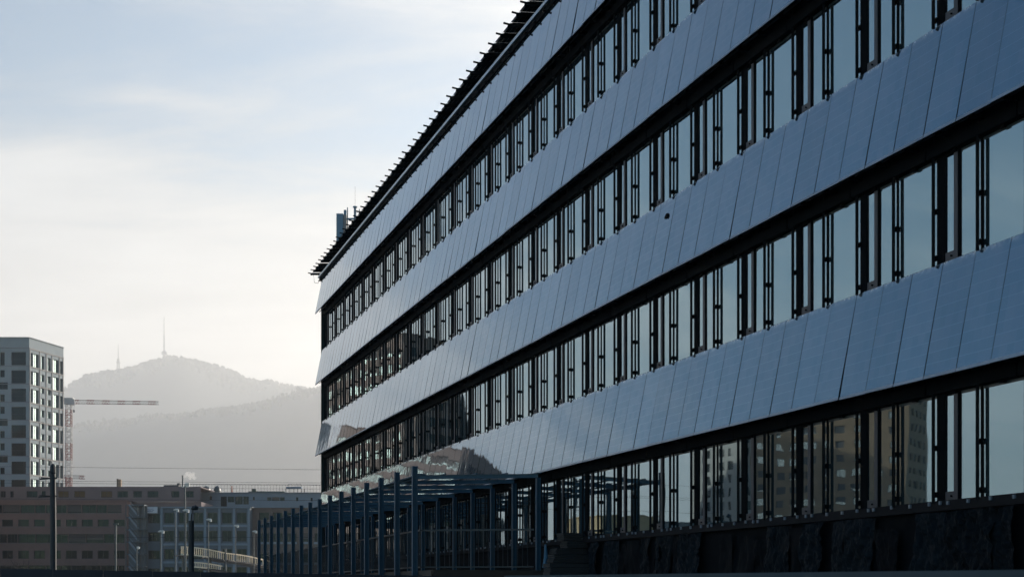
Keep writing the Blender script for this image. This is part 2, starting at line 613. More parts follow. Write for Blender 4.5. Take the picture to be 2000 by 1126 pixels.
for i in range(kr + 1):
    for j in range(ks):
        kn.v.append(tuple(knoll(i / kr, 2 * math.pi * j / ks)))
for i in range(kr):
    for j in range(ks):
        a, b = i * ks + j, i * ks + (j + 1) % ks
        kn.f.append((a, b, b + ks, a + ks))
        kn.m.append(0)
tag(kn.build('wooded_knoll_terrain', FORESTN, smooth=True), kind='structure')
fk = MB()
for k in range(700):
    p = knoll(math.sqrt(random.random()), random.random() * 6.283)
    p.z -= 1
    h = random.uniform(9, 20)
    con = random.random() < 0.7
    tree_into(fk, p, h, h * (0.2 if con else 0.33), con)
tag(fk.build('forest', FORESTN), 'dark conifer wood on the steep knoll beyond the apartment slab', kind='stuff')

# ------------------------------------------------------------------ the solar office building
TH = 881.0 / F
CS = 1 / math.sqrt(1 + TH * TH)
DU = Vector((-TH * CS, CS, 0))                 # along the facade, away from the camera
NW = Vector((-CS, -TH * CS, 0))                # out of the facade
X0 = 14.0
bld = thing('office_building', 'long dark office building clad in tilted blue solar panel bands between window rows', 'building',
            (X0, 0, EYE), math.atan2(DU.y, DU.x))
# children live in (u along facade, w outwards, z above eye level)
U0, U1 = 19.0, 80.3
ST = 3.79
PW = 0.851
SEC = 2.284
body = MB()
body.box(U0 - .5, U1 - .15, -18, -0.10, -EYE, 16.55)
body.build('wall', BODY, bld)
rf = MB()
rf.box(U0 - .5, U1 - .1, -18.1, -0.05, 16.56, 16.72)
rf.box(U0 - .5, U1 - .1, -0.3, -0.05, 16.725, 16.80)
rf.build('roof', DKGREY, bld)

# solar panels
TO, TD = 0.37, 1.86
SL = math.hypot(TO, TD)
D = Vector((0, TO / SL, -TD / SL))
NN = Vector((0, TD / SL, TO / SL))


def panel_mesh(w, length):
    p = MB()
    hw = w / 2
    a0, a1 = Vector((hw, 0, 0)), Vector((-hw, 0, 0))
    b0, b1 = a0 + D * (length - .05), a1 + D * (length - .05)
    e0, e1 = a0 + D * length, a1 + D * length
    back = NN * -0.035
    p.quad(b0, b1, a1, a0, 0, [(0, 0), (1, 0), (1, 1), (0, 1)])
    up = NN * 0.004
    p.quad(e0 + up, e1 + up, b1 + up, b0 + up, 1)
    p.quad(b0 + up, b1 + up, b1, b0, 1)
    p.quad(a0, a1, a1 + back, a0 + back, 1)
    p.quad(e1 + up, e0 + up, e0 + back, e1 + back, 2)
    p.quad(a0, a0 + back, e0 + back, e0 + up, 2)
    p.quad(a1, e1 + up, e1 + back, a1 + back, 2)
    p.quad(a0 + back, a1 + back, e1 + back, e0 + back, 2)
    return p


pm = panel_mesh(PW - .013, SL)
proto = None
NP = int((U1 - U0 - .5) / PW)
tilt = random.Random(3)
for i in range(4):
    zt = 5.15 + ST * i
    for k in range(NP):
        u = U1 - .95 - k * PW
        rot = (R(tilt.gauss(0, .10)), 0, R(tilt.gauss(0, .10)))
        if proto is None:
            proto = pm.build('solar_panel', [PV, ALU, BLACK], bld, (u, .045, zt))
            proto.rotation_euler = rot
        else:
            dup(proto, bld, (u, .045 + tilt.uniform(-.002, .002), zt), rot)
# the same bands turning the far corner
endp = None
for i in range(4):
    for k in range(3):
        loc = (U1 - .40, -0.62 - k * PW, 5.15 + ST * i)
        o = dup(proto, bld, loc, (0, 0, R(-90)))

# panel back rails, one along each band, and the dark soffit behind them
for i in range(4):
    zb = 3.29 + ST * i
    s = MB()
    s.box(U0, U1 - .2, -0.098, 0.02, zb - .02, zb + 1.84)
    s.box(U0, U1 - .2, 0.12, 0.20, zb + .42, zb + .50)
    s.build('spandrel', BLACK, bld)
    ln = MB()
    u = U0 + .2
    while u < U1 - 1:
        ln.box(u, u + .78, 0.215, 0.245, zb + .055, zb + .085)
        ln.box(u, u + .07, 0.02, 0.25, zb + .02, zb + .12, 1)
        u += PW
    o = ln.build('panel_bracket', [GREYFR, BLACK], bld)
    o['kind'] = 'stuff'

# window rows -------------------------------------------------------
H = 1.72
NPER = int((U1 - U0) / SEC) + 1


def wx(s):       # s runs towards the camera inside one period; local x runs away from it
    return -s


def frame_box(mb, s0, s1, w0, w1, z0, z1, m=0):
    mb.box(wx(s1), wx(s0), w0, w1, z0, z1, m)


def window_proto(s0, s1, fw, name):
    c = (s0 + s1) / 2
    f = MB()
    a, b = s0 - c, s1 - c
    frame_box(f, a, a + fw, -.09, .010, 0, H)
    frame_box(f, b - fw, b, -.09, .010, 0, H)
    frame_box(f, a + fw, b - fw, -.09, .010, 0, fw)
    frame_box(f, a + fw, b - fw, -.09, .010, H - fw, H)
    # pale spacer line at the head of the glass
    frame_box(f, a + fw, b - fw, -.03, .004, H - fw - .045, H - fw - .002, 1)
    fr = f.build(name, [BLACK, TEAL], bld)
    p = MB()
    x0, x1 = wx(b - fw), wx(a + fw)
    p.quad((x1, 0, fw), (x0, 0, fw), (x0, 0, H - fw), (x1, 0, H - fw))
    pn = p.build('pane', PANE, fr)
    return fr, pn, c


win_big, pane_big, c_big = window_proto(1.318, 2.454, .022, 'window')
win_mid, pane_mid, c_mid = window_proto(0.76, 1.302, .022, 'window')
# tilt vent with a broad grey sash
v = MB()
a, b = -.175, .175
frame_box(v, a, a + .03, -.09, .014, 0, H)
frame_box(v, b - .10, b, -.09, .026, 0, H, 1)
frame_box(v, a + .03, b - .10, -.09, .026, 0, .15, 1)
frame_box(v, a + .03, b - .10, -.09, .014, H - .06, H)
vent = v.build('vent_window', [BLACK, GREYFR], bld)
p = MB()
p.quad((wx(a + .03), 0, .15), (wx(b - .10), 0, .15), (wx(b - .10), 0, H - .06), (wx(a + .03), 0, H - .06))
vpane = p.build('pane', PANE, vent)
hd = MB()
hd.tube([(wx(b - .15), .025, .075), (wx(b - .15), .05, .075)], .016, 8)
vhandle = hd.build('lock_knob', BLACK, vent)
c_vent = .545
ml = MB()
frame_box(ml, -.10, .10, -.09, .022, -.02, H + .05)
mullA = ml.build('mullion', BLACK, bld)
ml = MB()
frame_box(ml, -.008, .008, -.09, .012, -.02, H + .05)
mullB = ml.build('glazing_bar', BLACK, bld)
ml = MB()
frame_box(ml, -.02, .02, -.09, .018, 0, H)
mullC = ml.build('slim_mullion', BLACK, bld)


def rail_proto(name):
    r = MB()
    r.box(-.016, .016, .065, .110, -.02, H + .35)
    r.box(-.0185, -.0165, .07, .105, -.02, H + .35, 1)
    for zz in (.12, .86):
        r.box(-.020, .020, .013, .065, zz - .024, zz + .024)
        r.box(-.030, .030, .028, .044, zz - .045, zz + .045)
    return r.build(name, [BLACK, DKGREY], bld)


railA = rail_proto('blind_guide_rail')
railB = rail_proto('blind_guide_rail')
bb = MB()
bb.box(-SEC + .02, -.02, .03, .12, H - .005, H + .19)
bb.box(-.72, -.62, .02, .07, H - .05, H - .005)
bb.box(-1.92, -1.82, .02, .07, H - .05, H - .005)
bbox = bb.build('blind_box', BLACK, bld)

protos = [(win_big, c_big, [pane_big]), (win_mid, c_mid, [pane_mid]), (vent, c_vent, [vpane, vhandle]), (mullA, .27, []), (mullB, 1.31, []),
          (mullC, .74, []), (railA, .165, []), (railB, 1.31, []), (bbox, 0, [])]
# the rails stand clear of the facade, so the first period starts where they line up
UA0 = 26.265
first = True
kmin, kmax = -3, int((U1 - UA0) / SEC)
rnd = random.Random(11)
for r in range(4):
    z0 = 1.38 if r == 0 else 5.145 + ST * (r - 1)
    for k in range(kmin, kmax + 1):
        ub = UA0 + k * SEC
        for pr, c, subs in protos:
            loc = (ub - c, 0, z0)
            if ub - c > U1 - .4 or ub - c < U0 - .3:
                continue
            rot = (0, 0, 0)
            if first:
                o = pr
                o.location = loc
            else:
                o = dup(pr, bld, loc)
            for sbo in subs:
                so = sbo if first else dup(sbo, o)
                if sbo.name.startswith('pane'):
                    so.rotation_euler = (R(rnd.gauss(0, .05)), 0, R(rnd.gauss(0, .14)))
        first = False
# corner post closing the window rows
cp = MB()
cp.box(U1 - .42, U1 - .30, -.09, .06, 1.36, 16.5)
cp.build('corner_post', TEAL, bld)

# sill beam of the lowest row and its pale clips
sb = MB()
sb.box(U0, U1 - .2, -.09, .09, 1.235, 1.365)
sb.box(U0, U1 - .2, -.09, .05, 1.366, 1.395)
sb.build('sill_beam', SILLBR, bld)
cl = MB()
cl.box(-.024, .024, 0, .03, -.028, .028)
clip0 = None
u = U0 + .15
n = 0
while u < 60:
    for uu in ((u, u + .20) if n % 4 == 0 else (u,)):
        if clip0 is None:
            clip0 = cl.build('clip', CLIP, bld, (uu, .092, 1.352))
        else:
            dup(clip0, bld, (uu + rnd.uniform(-.03, .03), .092, 1.352 + rnd.uniform(-.008, .008)), (0, rnd.uniform(-.15, .15), 0))
    n += 1
    u += .53

# plinth wall under the sill, hung with crumpled membrane sheets
pl = MB()
pl.box(U0, U1 - .2, -.095, -.02, -EYE, 1.23)
pl.build('plinth', MEMF, bld)


def sheet(u, w, z0, z1, crumple, mt, seed, dz=0):
    nx, nz_ = max(4, int(w / .045)), int((z1 - z0) / .05)
    s = MB()
    for j in range(nz_ + 1):
        for i in range(nx + 1):
            x, z = i / nx * w, z0 + (z1 - z0) * j / nz_
            q = Vector((x * 3.0, z * 1.6, seed * 3.7))
            d = mnoise.noise(q) * .09 + mnoise.noise(q * 2.7) * .05 * crumple + mnoise.noise(q * 7) * .035 * crumple
            e = mnoise.noise(Vector((z * 2.2, seed, i * .1))) * .05 * (1 if i in (0, nx) else .3)
            t = 1 - (z - z0) / (z1 - z0)
            s.v.append((u + x + e, .07 + max(-.04, d) + .08 * t * crumple, z))
    for j in range(nz_):
        for i in range(nx):
            a = j * (nx + 1) + i
            s.f.append((a, a + nx + 1, a + nx + 2, a + 1))
            s.m.append(0)
    return s.build('membrane_sheet', mt, bld, smooth=crumple < .5)


u = U0 + .1
k = 0
while u < 42.5:
    w = rnd.uniform(.30, .95)
    q = rnd.random()
    if q < .58:
        sheet(u, w, .14, 1.22, rnd.uniform(.8, 1.5), MEMB, k)
    elif q < .85:
        sheet(u, w, .14, rnd.uniform(.98, 1.2), rnd.uniform(.2, .7), MEMF, k)
    u += w * rnd.uniform(.86, 1.06)
    k += 1

# dark blot on one panel of the third band
sp = MB()
for j in range(10):
    pass
spz = 5.15 + ST * 2


def on_band(px, i):
    """u and drop along the panel slope for a photo pixel on band i"""
    best = None
    for t in [x / 200 for x in range(201)]:
        w = .045 + TO * t
        z = 5.15 + ST * i - TD * t
        x0 = X0 - w / CS
        y = 1149 - z * (px[0] - 119) / x0
        e = abs(y - px[1])
        if best is None or e < best[0]:
            Z = F * x0 / (px[0] - 119)
            best = (e, (Z + TH * CS * w) / CS, t)
    return best[1], best[2]


bu, bt = on_band((1303, 423), 1)
out = [(-.085, -.045), (-.10, -.01), (-.07, .045), (-.02, .075), (.05, .07), (.09, .03), (.095, -.03), (.07, -.075), (.045, -.04), (.01, -.05), (-.04, -.035)]
base = Vector((bu, .045, 5.15 + ST * 1)) + D * (SL * bt)
tv = Vector((-1, 0, 0))
ring0 = [base + tv * x - D * y + NN * .006 for x, y in out]
ring1 = [base + tv * x * .85 - D * y * .85 + NN * .03 for x, y in out]
i0 = len(sp.v)
sp.v += [tuple(q) for q in ring0 + ring1]
nO = len(out)
for j in range(nO):
    sp.f.append((j, (j + 1) % nO, nO + (j + 1) % nO, nO + j))
    sp.m.append(0)
sp.f.append(tuple(nO + j for j in range(nO)))
sp.m.append(0)
sp.build('dark_spot', BLACK, bld)

# eaves: gutter strip, stub brackets, glazed solar canopy on rafters
gt = MB()
gt.box(U0, U1 + .1, .05, .16, 16.70, 16.80)
gt.build('gutter', GUTTER, bld)
gt = MB()
gt.box(U0, U1, -.05, .10, 16.53, 16.69)
gt.build('fascia', BLACK, bld)
stub = MB()
stub.box(-.025, .025, .10, .17, 16.54, 16.58)
raf = MB()
raf.bar((0, -1.5, 17.53), (0, .07, 17.43), .06, .12)
raf.bar((0, .07, 17.45), (0, .30, 17.48), .04, .05)
raf.bar((0, .07, 17.40), (0, .16, 17.41), .05, .10)
cpan = MB()
A0, A1 = Vector((0, -1.5, 17.62)), Vector((0, .0, 17.52))
hw = Vector((PW / 2 - .03, 0, 0))
cd = (A1 - A0)
th = Vector((0, 0, .022))
cpan.quad(A0 + hw, A0 - hw, A1 - hw, A1 + hw, 0)
cpan.quad(A0 + hw + th, A1 + hw + th, A1 - hw + th, A0 - hw + th, 0)
for a_, b_ in ((A0 + hw, A1 + hw), (A1 + hw, A1 - hw), (A1 - hw, A0 - hw), (A0 - hw, A0 + hw)):
    cpan.quad(a_, b_, b_ + th, a_ + th, 0)
E1 = A0 + cd * 1.05
cpan.quad(A1 + hw, A1 - hw, E1 - hw, E1 + hw, 1)
for q in (.62, .72, .82, .92):
    m_ = A0 + cd * q - Vector((0, 0, .004))
    cpan.bar(m_ + hw, m_ - hw, .008, .003, 2)
for q in (-.6, -.2, .2, .6):
    cpan.bar(A0 + hw * q - Vector((0, 0, .003)), A1 + hw * q - Vector((0, 0, .003)), .006, .003, 2)
EDGEG = mat('skylit_edge_glass', (0.62, 0.62, 0.62), 0.5, 0, .03, 3)  # opaque pale grey painted for sky showing through the clear glass margin
GRIDL = mat('cell_gap_sky', (0.16, 0.18, 0.19), 0.5, 0, .05, 3)  # pale bars painted as sky showing through the gaps between cells
s0 = r0 = c0 = None
for k in range(NP + 1):
    u = U1 - .02 - k * PW
    if s0 is None:
        s0, r0 = stub.build('gutter_bracket', BLACK, bld, (u, 0, 0)), raf.build('rafter', BLACK, bld, (u, 0, 0))
    else:
        dup(s0, bld, (u, 0, 0))
        dup(r0, bld, (u + rnd.uniform(-.02, .02), rnd.uniform(-.03, .03), 0))
    if k < NP:
        if c0 is None:
            c0 = cpan.build('canopy_panel', [BLACK, EDGEG, GRIDL], bld, (u - PW / 2, 0, 0))
        else:
            dup(c0, bld, (u - PW / 2, 0, 0))
# loose last module past the corner
for k in (0, 1):
    dup(c0, bld, (U1 + 1.15 + k * PW, 0, .0))
for uu in (U1 + .73, U1 + 1.58, U1 + 2.43):
    dup(r0, bld, (uu, 0, 0))
m = MB()
m.box(U0, U1 - .2, -1.62, -1.52, 16.73, 17.6)
m.build('parapet', BLACK, bld)
cb_ = MB()
cb_.tube([(U1 + 2.2, .05, 17.45), (U1 + 2.1, .0, 16.9), (U1 + 1.6, -.1, 16.75), (U1 + .3, -.1, 16.9)], .012, 5)
cb_.build('loose_cable', BLACK, bld)
bld_children_done = True

# roof antennas
an = thing('cell_antenna', 'blue grey mobile phone antenna mast on the far roof corner', 'antenna', W(690, 560, 79))
L0 = Vector(an.location)


def rel(px, y, Z=79):
    return W(px, y, Z) - L0


a = MB()
a.box(rel(658, 0).x, rel(671, 0).x, -.25, .25, rel(0, 560).z, rel(0, 419).z)
a.build('antenna_panel', ANT, an)
a = MB()
a.box(rel(671.5, 0).x, rel(677.5, 0).x, -.2, .25, rel(0, 560).z, rel(0, 421).z)
a.build('antenna_panel', mat('antenna_beige', (.22, .22, .22), .6), an)
a = MB()
a.tube([rel(679, 560), rel(679, 405)], .035, 8)
a.build('pole', ANT, an)
a = MB()
a.tube([rel(693.5, 560), rel(693.5, 405)], .07, 10)
a.tube([rel(693.5, 405.5), rel(693.5, 403)], .12, 10)
a.build('pole', ANT, an)
a = MB()
a.tube([rel(693.5, 403), rel(693.5, 364)], .006, 5)
a.build('lightning_rod', DKGREY, an)
a = MB()
a.tube([rel(702, 560), rel(702, 408)], .025, 6)
a.tube([rel(697, 414), rel(712, 414.5)], .018, 6)
a.build('pole', ANT, an)
a = MB()
for y in (428, 452):
    a.bar(rel(662, y), rel(697, y - 1), .08, .09)
a.box(rel(672, 0).x, rel(677, 0).x, -.15, .15, rel(0, 422).z, rel(0, 411).z)
a.bar(rel(672, 454), rel(682, 455), .2, .15)
a.build('clamp', ANT, an)
for c in list(COL.objects):
    pass

# ------------------------------------------------------------------ steel pergola beside the building


def UWZ(u, w, z):
    return Vector((X0, 0, EYE)) + DU * u + NW * w + Vector((0, 0, z))


perg = thing('steel_pergola', 'row of blue steel posts and roof beams standing before the ground floor', 'pergola', (X0, 0, EYE), bld.rotation_euler.z)
WO, WI = 3.81, 0.65
UO, SK = 43.4, -1.55
PIT = 2.21
NPOST = 16


def h_post(z0, z1, size, fl=.014):
    p = MB()
    h = size / 2
    p.box(-h, h, h - fl, h, z0, z1)
    p.box(-h, h, -h, -h + fl, z0, z1)
    p.box(-.006, .006, -h + fl, h - fl, z0, z1)
    return p


op = h_post(-EYE, 3.47, .145)
op.box(-.10, .10, -.10, .10, -.25, -.2)
ip = h_post(.45, 3.10, .12)
bmm = MB()
d = Vector((SK, WI - WO, 0))
bmm.bar((0, 0, 3.205), d + Vector((0, 0, 3.205)), .08, .010)
bmm.bar((0, 0, 3.105), d + Vector((0, 0, 3.105)), .08, .010)
bmm.bar((0, 0, 3.155), d + Vector((0, 0, 3.155)), .010, .09)
o0 = None
for k in range(NPOST):
    u = UO + k * PIT
    if o0 is None:
        o0 = op.build('outer_post', STEEL, perg, (u, WO, 0))
        i_0 = ip.build('inner_post', STEEL, perg, (u + SK, WI, 0))
        b0_ = bmm.build('roof_beam', STEEL, perg, (u, WO, 0))
    else:
        dup(o0, perg, (u, WO, 0), (0, 0, R(rnd.uniform(-1, 1))))
        dup(i_0, perg, (u + SK, WI, 0))
        dup(b0_, perg, (u, WO, rnd.uniform(-.01, .01)))
ue = UO + (NPOST - 1) * PIT
e = MB()
e.box(UO - .1, ue + .1, WO - .30, WO - .09, 3.215, 3.25)
e.box(UO - .1, ue + .1, WO - .22, WO - .20, 3.16, 3.21)
e.build('edge_beam', STEEL, perg)
e = MB()
e.box(UO + SK - .1, ue + SK + .1, WI - .06, WI + .06, 3.215, 3.24)
e.build('edge_beam', STEEL, perg)
for q in (.25, .5, .75):
    w = WO + (WI - WO) * q
    e = MB()
    e.box(UO + SK * q - .05, ue + SK * q, w - .02, w + .02, 3.214, 3.25)
    e.build('purlin', STEEL, perg)

deck = thing('timber_deck', 'raised brown timber deck under the blue steel pergola', 'deck', (X0, 0, EYE), bld.rotation_euler.z)
e = MB()
e.box(UO + SK - .05, U1 - 1, .12, WO - .12, .42, .52)
e.build('deck_board', DECKM, deck)
e = MB()
e.box(UO + SK - .09, UO + SK - .055, .12, WO - .12, .28, .50)
e.box(UO + SK, U1 - 1, WO - .115, WO - .09, .28, .50)
e.build('fascia', DECKM, deck)
e = MB()
e.box(UO + SK + .1, U1 - 1, .2, WO - .3, -EYE, .41)
e.build('base_wall', MEMF, deck)

rl = thing('railing', 'dark steel railing with thin bars round the deck under the pergola', 'railing', (X0, 0, EYE), bld.rotation_euler.z)
e = MB()
zr = 1.66
ca, cbp, cc = (ue, WO - .2, 0), (UO + .1, WO - .2, 0), (UO + SK + .1, WI + .1, 0)
for z, hh in ((zr, .05), (.62, .035)):
    e.bar((ca[0], ca[1], z), (cbp[0], cbp[1], z), .05, hh)
    e.bar((cbp[0], cbp[1], z), (cc[0], cc[1], z), .05, hh)
e.build('handrail', RAILM, rl)
e = MB()
L_ = ca[0] - cbp[0]
for k in range(int(L_ / .14)):
    u = cbp[0] + k * .14
    e.bar((u, WO - .2, .62), (u, WO - .2, zr), .014, .014)
dv = Vector(cc) - Vector(cbp)
for k in range(int(dv.length / .14)):
    q = Vector(cbp) + dv * (k * .14 / dv.length)
    e.bar((q.x, q.y, .62), (q.x, q.y, zr), .014, .014)
o = e.build('baluster', RAILM, rl)
o['kind'] = 'stuff'

# stacked dark board bundles and a blue tarp roll beside the last post
specs = [(1094, 1134, 1040, 1055, 38.0, 'topmost short bundle of dark boards on the stack by the blue post'),
         (1100, 1160, 1056, 1069, 38.1, 'dark board bundle second from the top of the stack'),
         (1078, 1168, 1070, 1081, 38.1, 'wide dark board bundle in the middle of the stack'),
         (1072, 1172, 1082, 1098, 38.0, 'thick dark board bundle near the bottom of the stack'),
         (1066, 1176, 1099, 1149, 37.9, 'broadest dark board bundle at the foot of the stack')]
for xa, xb, ya, yb, Z, lab in specs:
    pa, pb = W(xa, yb, Z), W(xb, ya, Z)
    t = thing('board_bundle', lab, 'board bundle', ((pa.x + pb.x) / 2, Z, pa.z), bld.rotation_euler.z - R(90), 'board bundles stacked by the deck')
    wd, hg = (pb.x - pa.x), pb.z - pa.z
    nb = 4 if yb < 1149 else 6
    bh = hg / nb
    for j in range(nb):
        m_ = MB()
        jx = rnd.uniform(-.03, .03)
        m_.box(-wd / 2 + jx, wd / 2 + jx, -.28 + rnd.uniform(-.03, .03), .28, j * bh + .004, (j + 1) * bh - .006)
        m_.build('board', WOODD, t)
m_ = MB()
tp = W(1064, 1108, 38.2)
m_.tube([tp, tp + Vector((.03, 0, .3)), W(1065.5, 1062, 38.2)], [.07, .055, .03], 10)
tag(m_.build('tarp_roll', TARP), 'narrow blue tarp roll leaning between the steel post and the board stack', 'tarp')

# low concrete wall and navy hoarding across the bottom of the view
pa, pb = W(985, 1123, 22), W(2080, 1110.5, 13.2)
m_ = MB()
d = (pb - pa)
n_ = Vector((d.y, -d.x, 0)).normalized() * -.2
for (za, zb, off) in ((-0.02, None, 0),):
    a0, b0 = Vector((pa.x, pa.y, -.05)), Vector((pb.x, pb.y, -.05))
    a1, b1 = pa, pb
    m_.quad(a0, b0, b1, a1)
    m_.quad(a1, b1, b1 + n_, a1 + n_)
    m_.quad(a1 + n_, b1 + n_, b0 + n_, a0 + n_)
    m_.quad(a0, a1, a1 + n_, a0 + n_)
    m_.quad(b1, b0, b0 + n_, b1 + n_)
tag(m_.build('concrete_wall', CONC), 'low blue grey concrete wall along the bottom right before the black plinth', 'wall')
pa, pb = W(-320, 1101, 30), W(985, 1123.5, 36)
t = thing('hoarding', 'low dark navy boarded hoarding across the bottom left', 'hoarding')
m_ = MB()
nseg = 14
hb = None
for k in range(nseg):
    q0, q1 = pa.lerp(pb, k / nseg), pa.lerp(pb, (k + 1) / nseg - .001)
    b_ = MB()
    hz = q0.z * .5 + q1.z * .5
    b_.bar((q0.x, q0.y, hz / 2 - .03), (q1.x, q1.y, hz / 2 - .03), .05, hz)
    b_.build('board', NAVY, t)

# ------------------------------------------------------------------ buildings with real window openings


def facade(root, wall_name, p0, p1, z0, z1, ops, wmat, depth=.35, frames=None, pane=None):
    """one wall from ground point p0 to p1 (seen from outside, left to right), with openings.
    ops: (x0, x1, z0, z1, kind) along the wall; returns nothing, adds wall and window parts to root"""
    p0, p1 = Vector((p0[0], p0[1], 0)), Vector((p1[0], p1[1], 0))
    d = (p1 - p0)
    Ln = d.length
    d.normalize()
    n = Vector((d.y, -d.x, 0))                 # outward
    O = Vector(root.location)
    xs = sorted({0.0, Ln} | {round(q, 3) for o_ in ops for q in (o_[0], o_[1]) if 0 < q < Ln})
    zs = sorted({z0, z1} | {round(q, 3) for o_ in ops for q in (o_[2], o_[3]) if z0 < q < z1})

    def pt(x, z, off=0.0):
        return p0 + d * x + n * off + Vector((0, 0, z)) - O
    m = MB()
    for i in range(len(xs) - 1):
        cx = (xs[i] + xs[i + 1]) / 2
        for j in range(len(zs) - 1):
            cz = (zs[j] + zs[j + 1]) / 2
            if any(o_[0] < cx < o_[1] and o_[2] < cz < o_[3] for o_ in ops):
                continue
            m.quad(pt(xs[i], zs[j]), pt(xs[i + 1], zs[j]), pt(xs[i + 1], zs[j + 1]), pt(xs[i], zs[j + 1]))
    for o_ in ops:
        a, b, c, e_ = o_[:4]
        for q in (((a, c), (b, c)), ((b, c), (b, e_)), ((b, e_), (a, e_)), ((a, e_), (a, c))):
            (xa, za), (xb, zb) = q
            m.quad(pt(xa, za), pt(xb, zb), pt(xb, zb, -depth), pt(xa, za, -depth))
    m.build(wall_name, wmat, root)
    glz = pane if n.x > .3 else None  # sky glare boosted in the pane colour of walls turned sunward
    for o_ in ops:
        a, b, c, e_ = o_[:4]
        kind = o_[4] if len(o_) > 4 else 'plain'
        f = MB()
        ww, hh = b - a, e_ - c
        t = min(.07, ww * .12)
        cen = pt((a + b) / 2, c, -depth)

        def lp(x, z, off=0.0):
            return d * x + n * off + Vector((0, 0, z))
        for (x0, x1, za, zb) in ((-ww / 2, -ww / 2 + t, 0, hh), (ww / 2 - t, ww / 2, 0, hh), (-ww / 2 + t, ww / 2 - t, 0, t), (-ww / 2 + t, ww / 2 - t, hh - t, hh)):
            f.bar(lp((x0 + x1) / 2, za, .06) if x1 - x0 < zb - za else lp(x0, (za + zb) / 2, .06),
                  lp((x0 + x1) / 2, zb, .06) if x1 - x0 < zb - za else lp(x1, (za + zb) / 2, .06), t, t)
        nm = {'plain': 0, 'two': 1, 'three': 2, 'loggia': 1, 'ribbon': 5, 'blind': 0, 'curtain': 1, 'gap': 1}.get(kind, 0)
        for q in range(nm):
            x = -ww / 2 + ww * (q + 1) / (nm + 1)
            if kind == 'loggia':
                x = ww * .34
            f.bar(lp(x, t, .06), lp(x, hh - t, .06), t, t)
        if kind == 'loggia':
            f.bar(lp(-ww / 2, hh * .45, .3), lp(ww / 2, hh * .45, .3), .05, .05)
        fr = f.build('window', frames or DKPANE, root, cen)
        p = MB()
        p.quad(lp(-ww / 2 + t, t, .02), lp(ww / 2 - t, t, .02), lp(ww / 2 - t, hh - t, .02), lp(-ww / 2 + t, hh - t, .02))
        p.build('pane', glz or FARPANE, fr)
        if kind in ('blind', 'curtain'):
            bl = MB()
            zb = hh * (.05 if kind == 'curtain' else random.choice((.0, .12, .3)))
            bl.quad(lp(-ww / 2 + t, zb + t, .03), lp(ww / 2 - t, zb + t, .03), lp(ww / 2 - t, hh - t, .03), lp(-ww / 2 + t, hh - t, .03))
            bl.build('blind', BLIND if kind == 'blind' else CURTAIN, fr)


def block(name, label, corners, z1, mt, opsides, roofm=None, parapet=.0, depth=.35, frames=None, cat='building', wall='wall', pane=None):
    """building on a convex footprint; corners run so that walls read left to right from outside"""
    cx = sum(c[0] for c in corners) / len(corners)
    cy = sum(c[1] for c in corners) / len(corners)
    t = thing(name, label, cat, (cx, cy, 0))
    n = len(corners)
    for i in range(n):
        facade(t, wall, corners[i], corners[(i + 1) % n], 0, z1, opsides.get(i, []), mt, depth, frames, pane)
    m = MB()
    pts = [Vector((c[0] - cx, c[1] - cy, 0)) for c in corners]
    m.v += [tuple(p + Vector((0, 0, z1 - .02))) for p in pts]
    m.f.append(tuple(range(n)))
    m.m.append(0)
    for i in range(n):
        a, b = pts[i] * 1.0, pts[(i + 1) % n] * 1.0
        zz = Vector((0, 0, z1 + .06))
        m.bar(a + zz, b + zz, .5, .14)
    m.build('roof', roofm or mt, t)
    return t


# pale residential tower, top left: front face square to the view, lit side face to its right
ZT = 360.0
ct = W(57, 659, ZT)
ZE = 375.3
ce = Vector(((124 - 1000) / F * ZE, ZE, 0))
tz = ct.z
px_m = F / ZT
left_ops, side_ops = [], []
TWD = 19.0
lx = TWD - 57 / px_m                      # wall x of photo pixel 0
for k in range(13):
    top = 687 + 35.55 * k
    zt_, zb_ = HZ(top, ZT), HZ(top + 25.6, ZT)
    if zb_ < 2:
        continue
    left_ops.append((lx + 22 / px_m, lx + 50.5 / px_m, zb_, zt_, 'loggia'))
    left_ops.append((lx - 60 / px_m, lx - 31 / px_m, zb_, zt_, 'loggia'))
for k in range(19):
    y = 687 + 23.75 * k
    hh = 25 if k == 0 else 13.5
    if k == 0:
        y0, y1 = 687, 713
    else:
        y0 = 722 + 23.75 * (k - 1)
        y1 = y0 + 14
    za, zb = HZ(y1, ZT), HZ(y0, ZT)
    if za < 1:
        continue
    wpx = (0, 9) if k % 3 != 2 else (-6, 15)
    left_ops.append((lx + wpx[0] / px_m, lx + wpx[1] / px_m, za, zb, 'two'))
SL_ = (ce - Vector((ct.x, ct.y, 0))).length
k35, k23 = 35.2 / px_m, 23.47 / px_m


def sx(px):     # photo pixel -> metres along the receding side wall
    q = (px - 1000) / F
    c0 = Vector((ct.x, ct.y))
    dd = (Vector((ce.x, ce.y)) - c0).normalized()
    return (q * c0.y - c0.x) / (dd.x - q * dd.y)


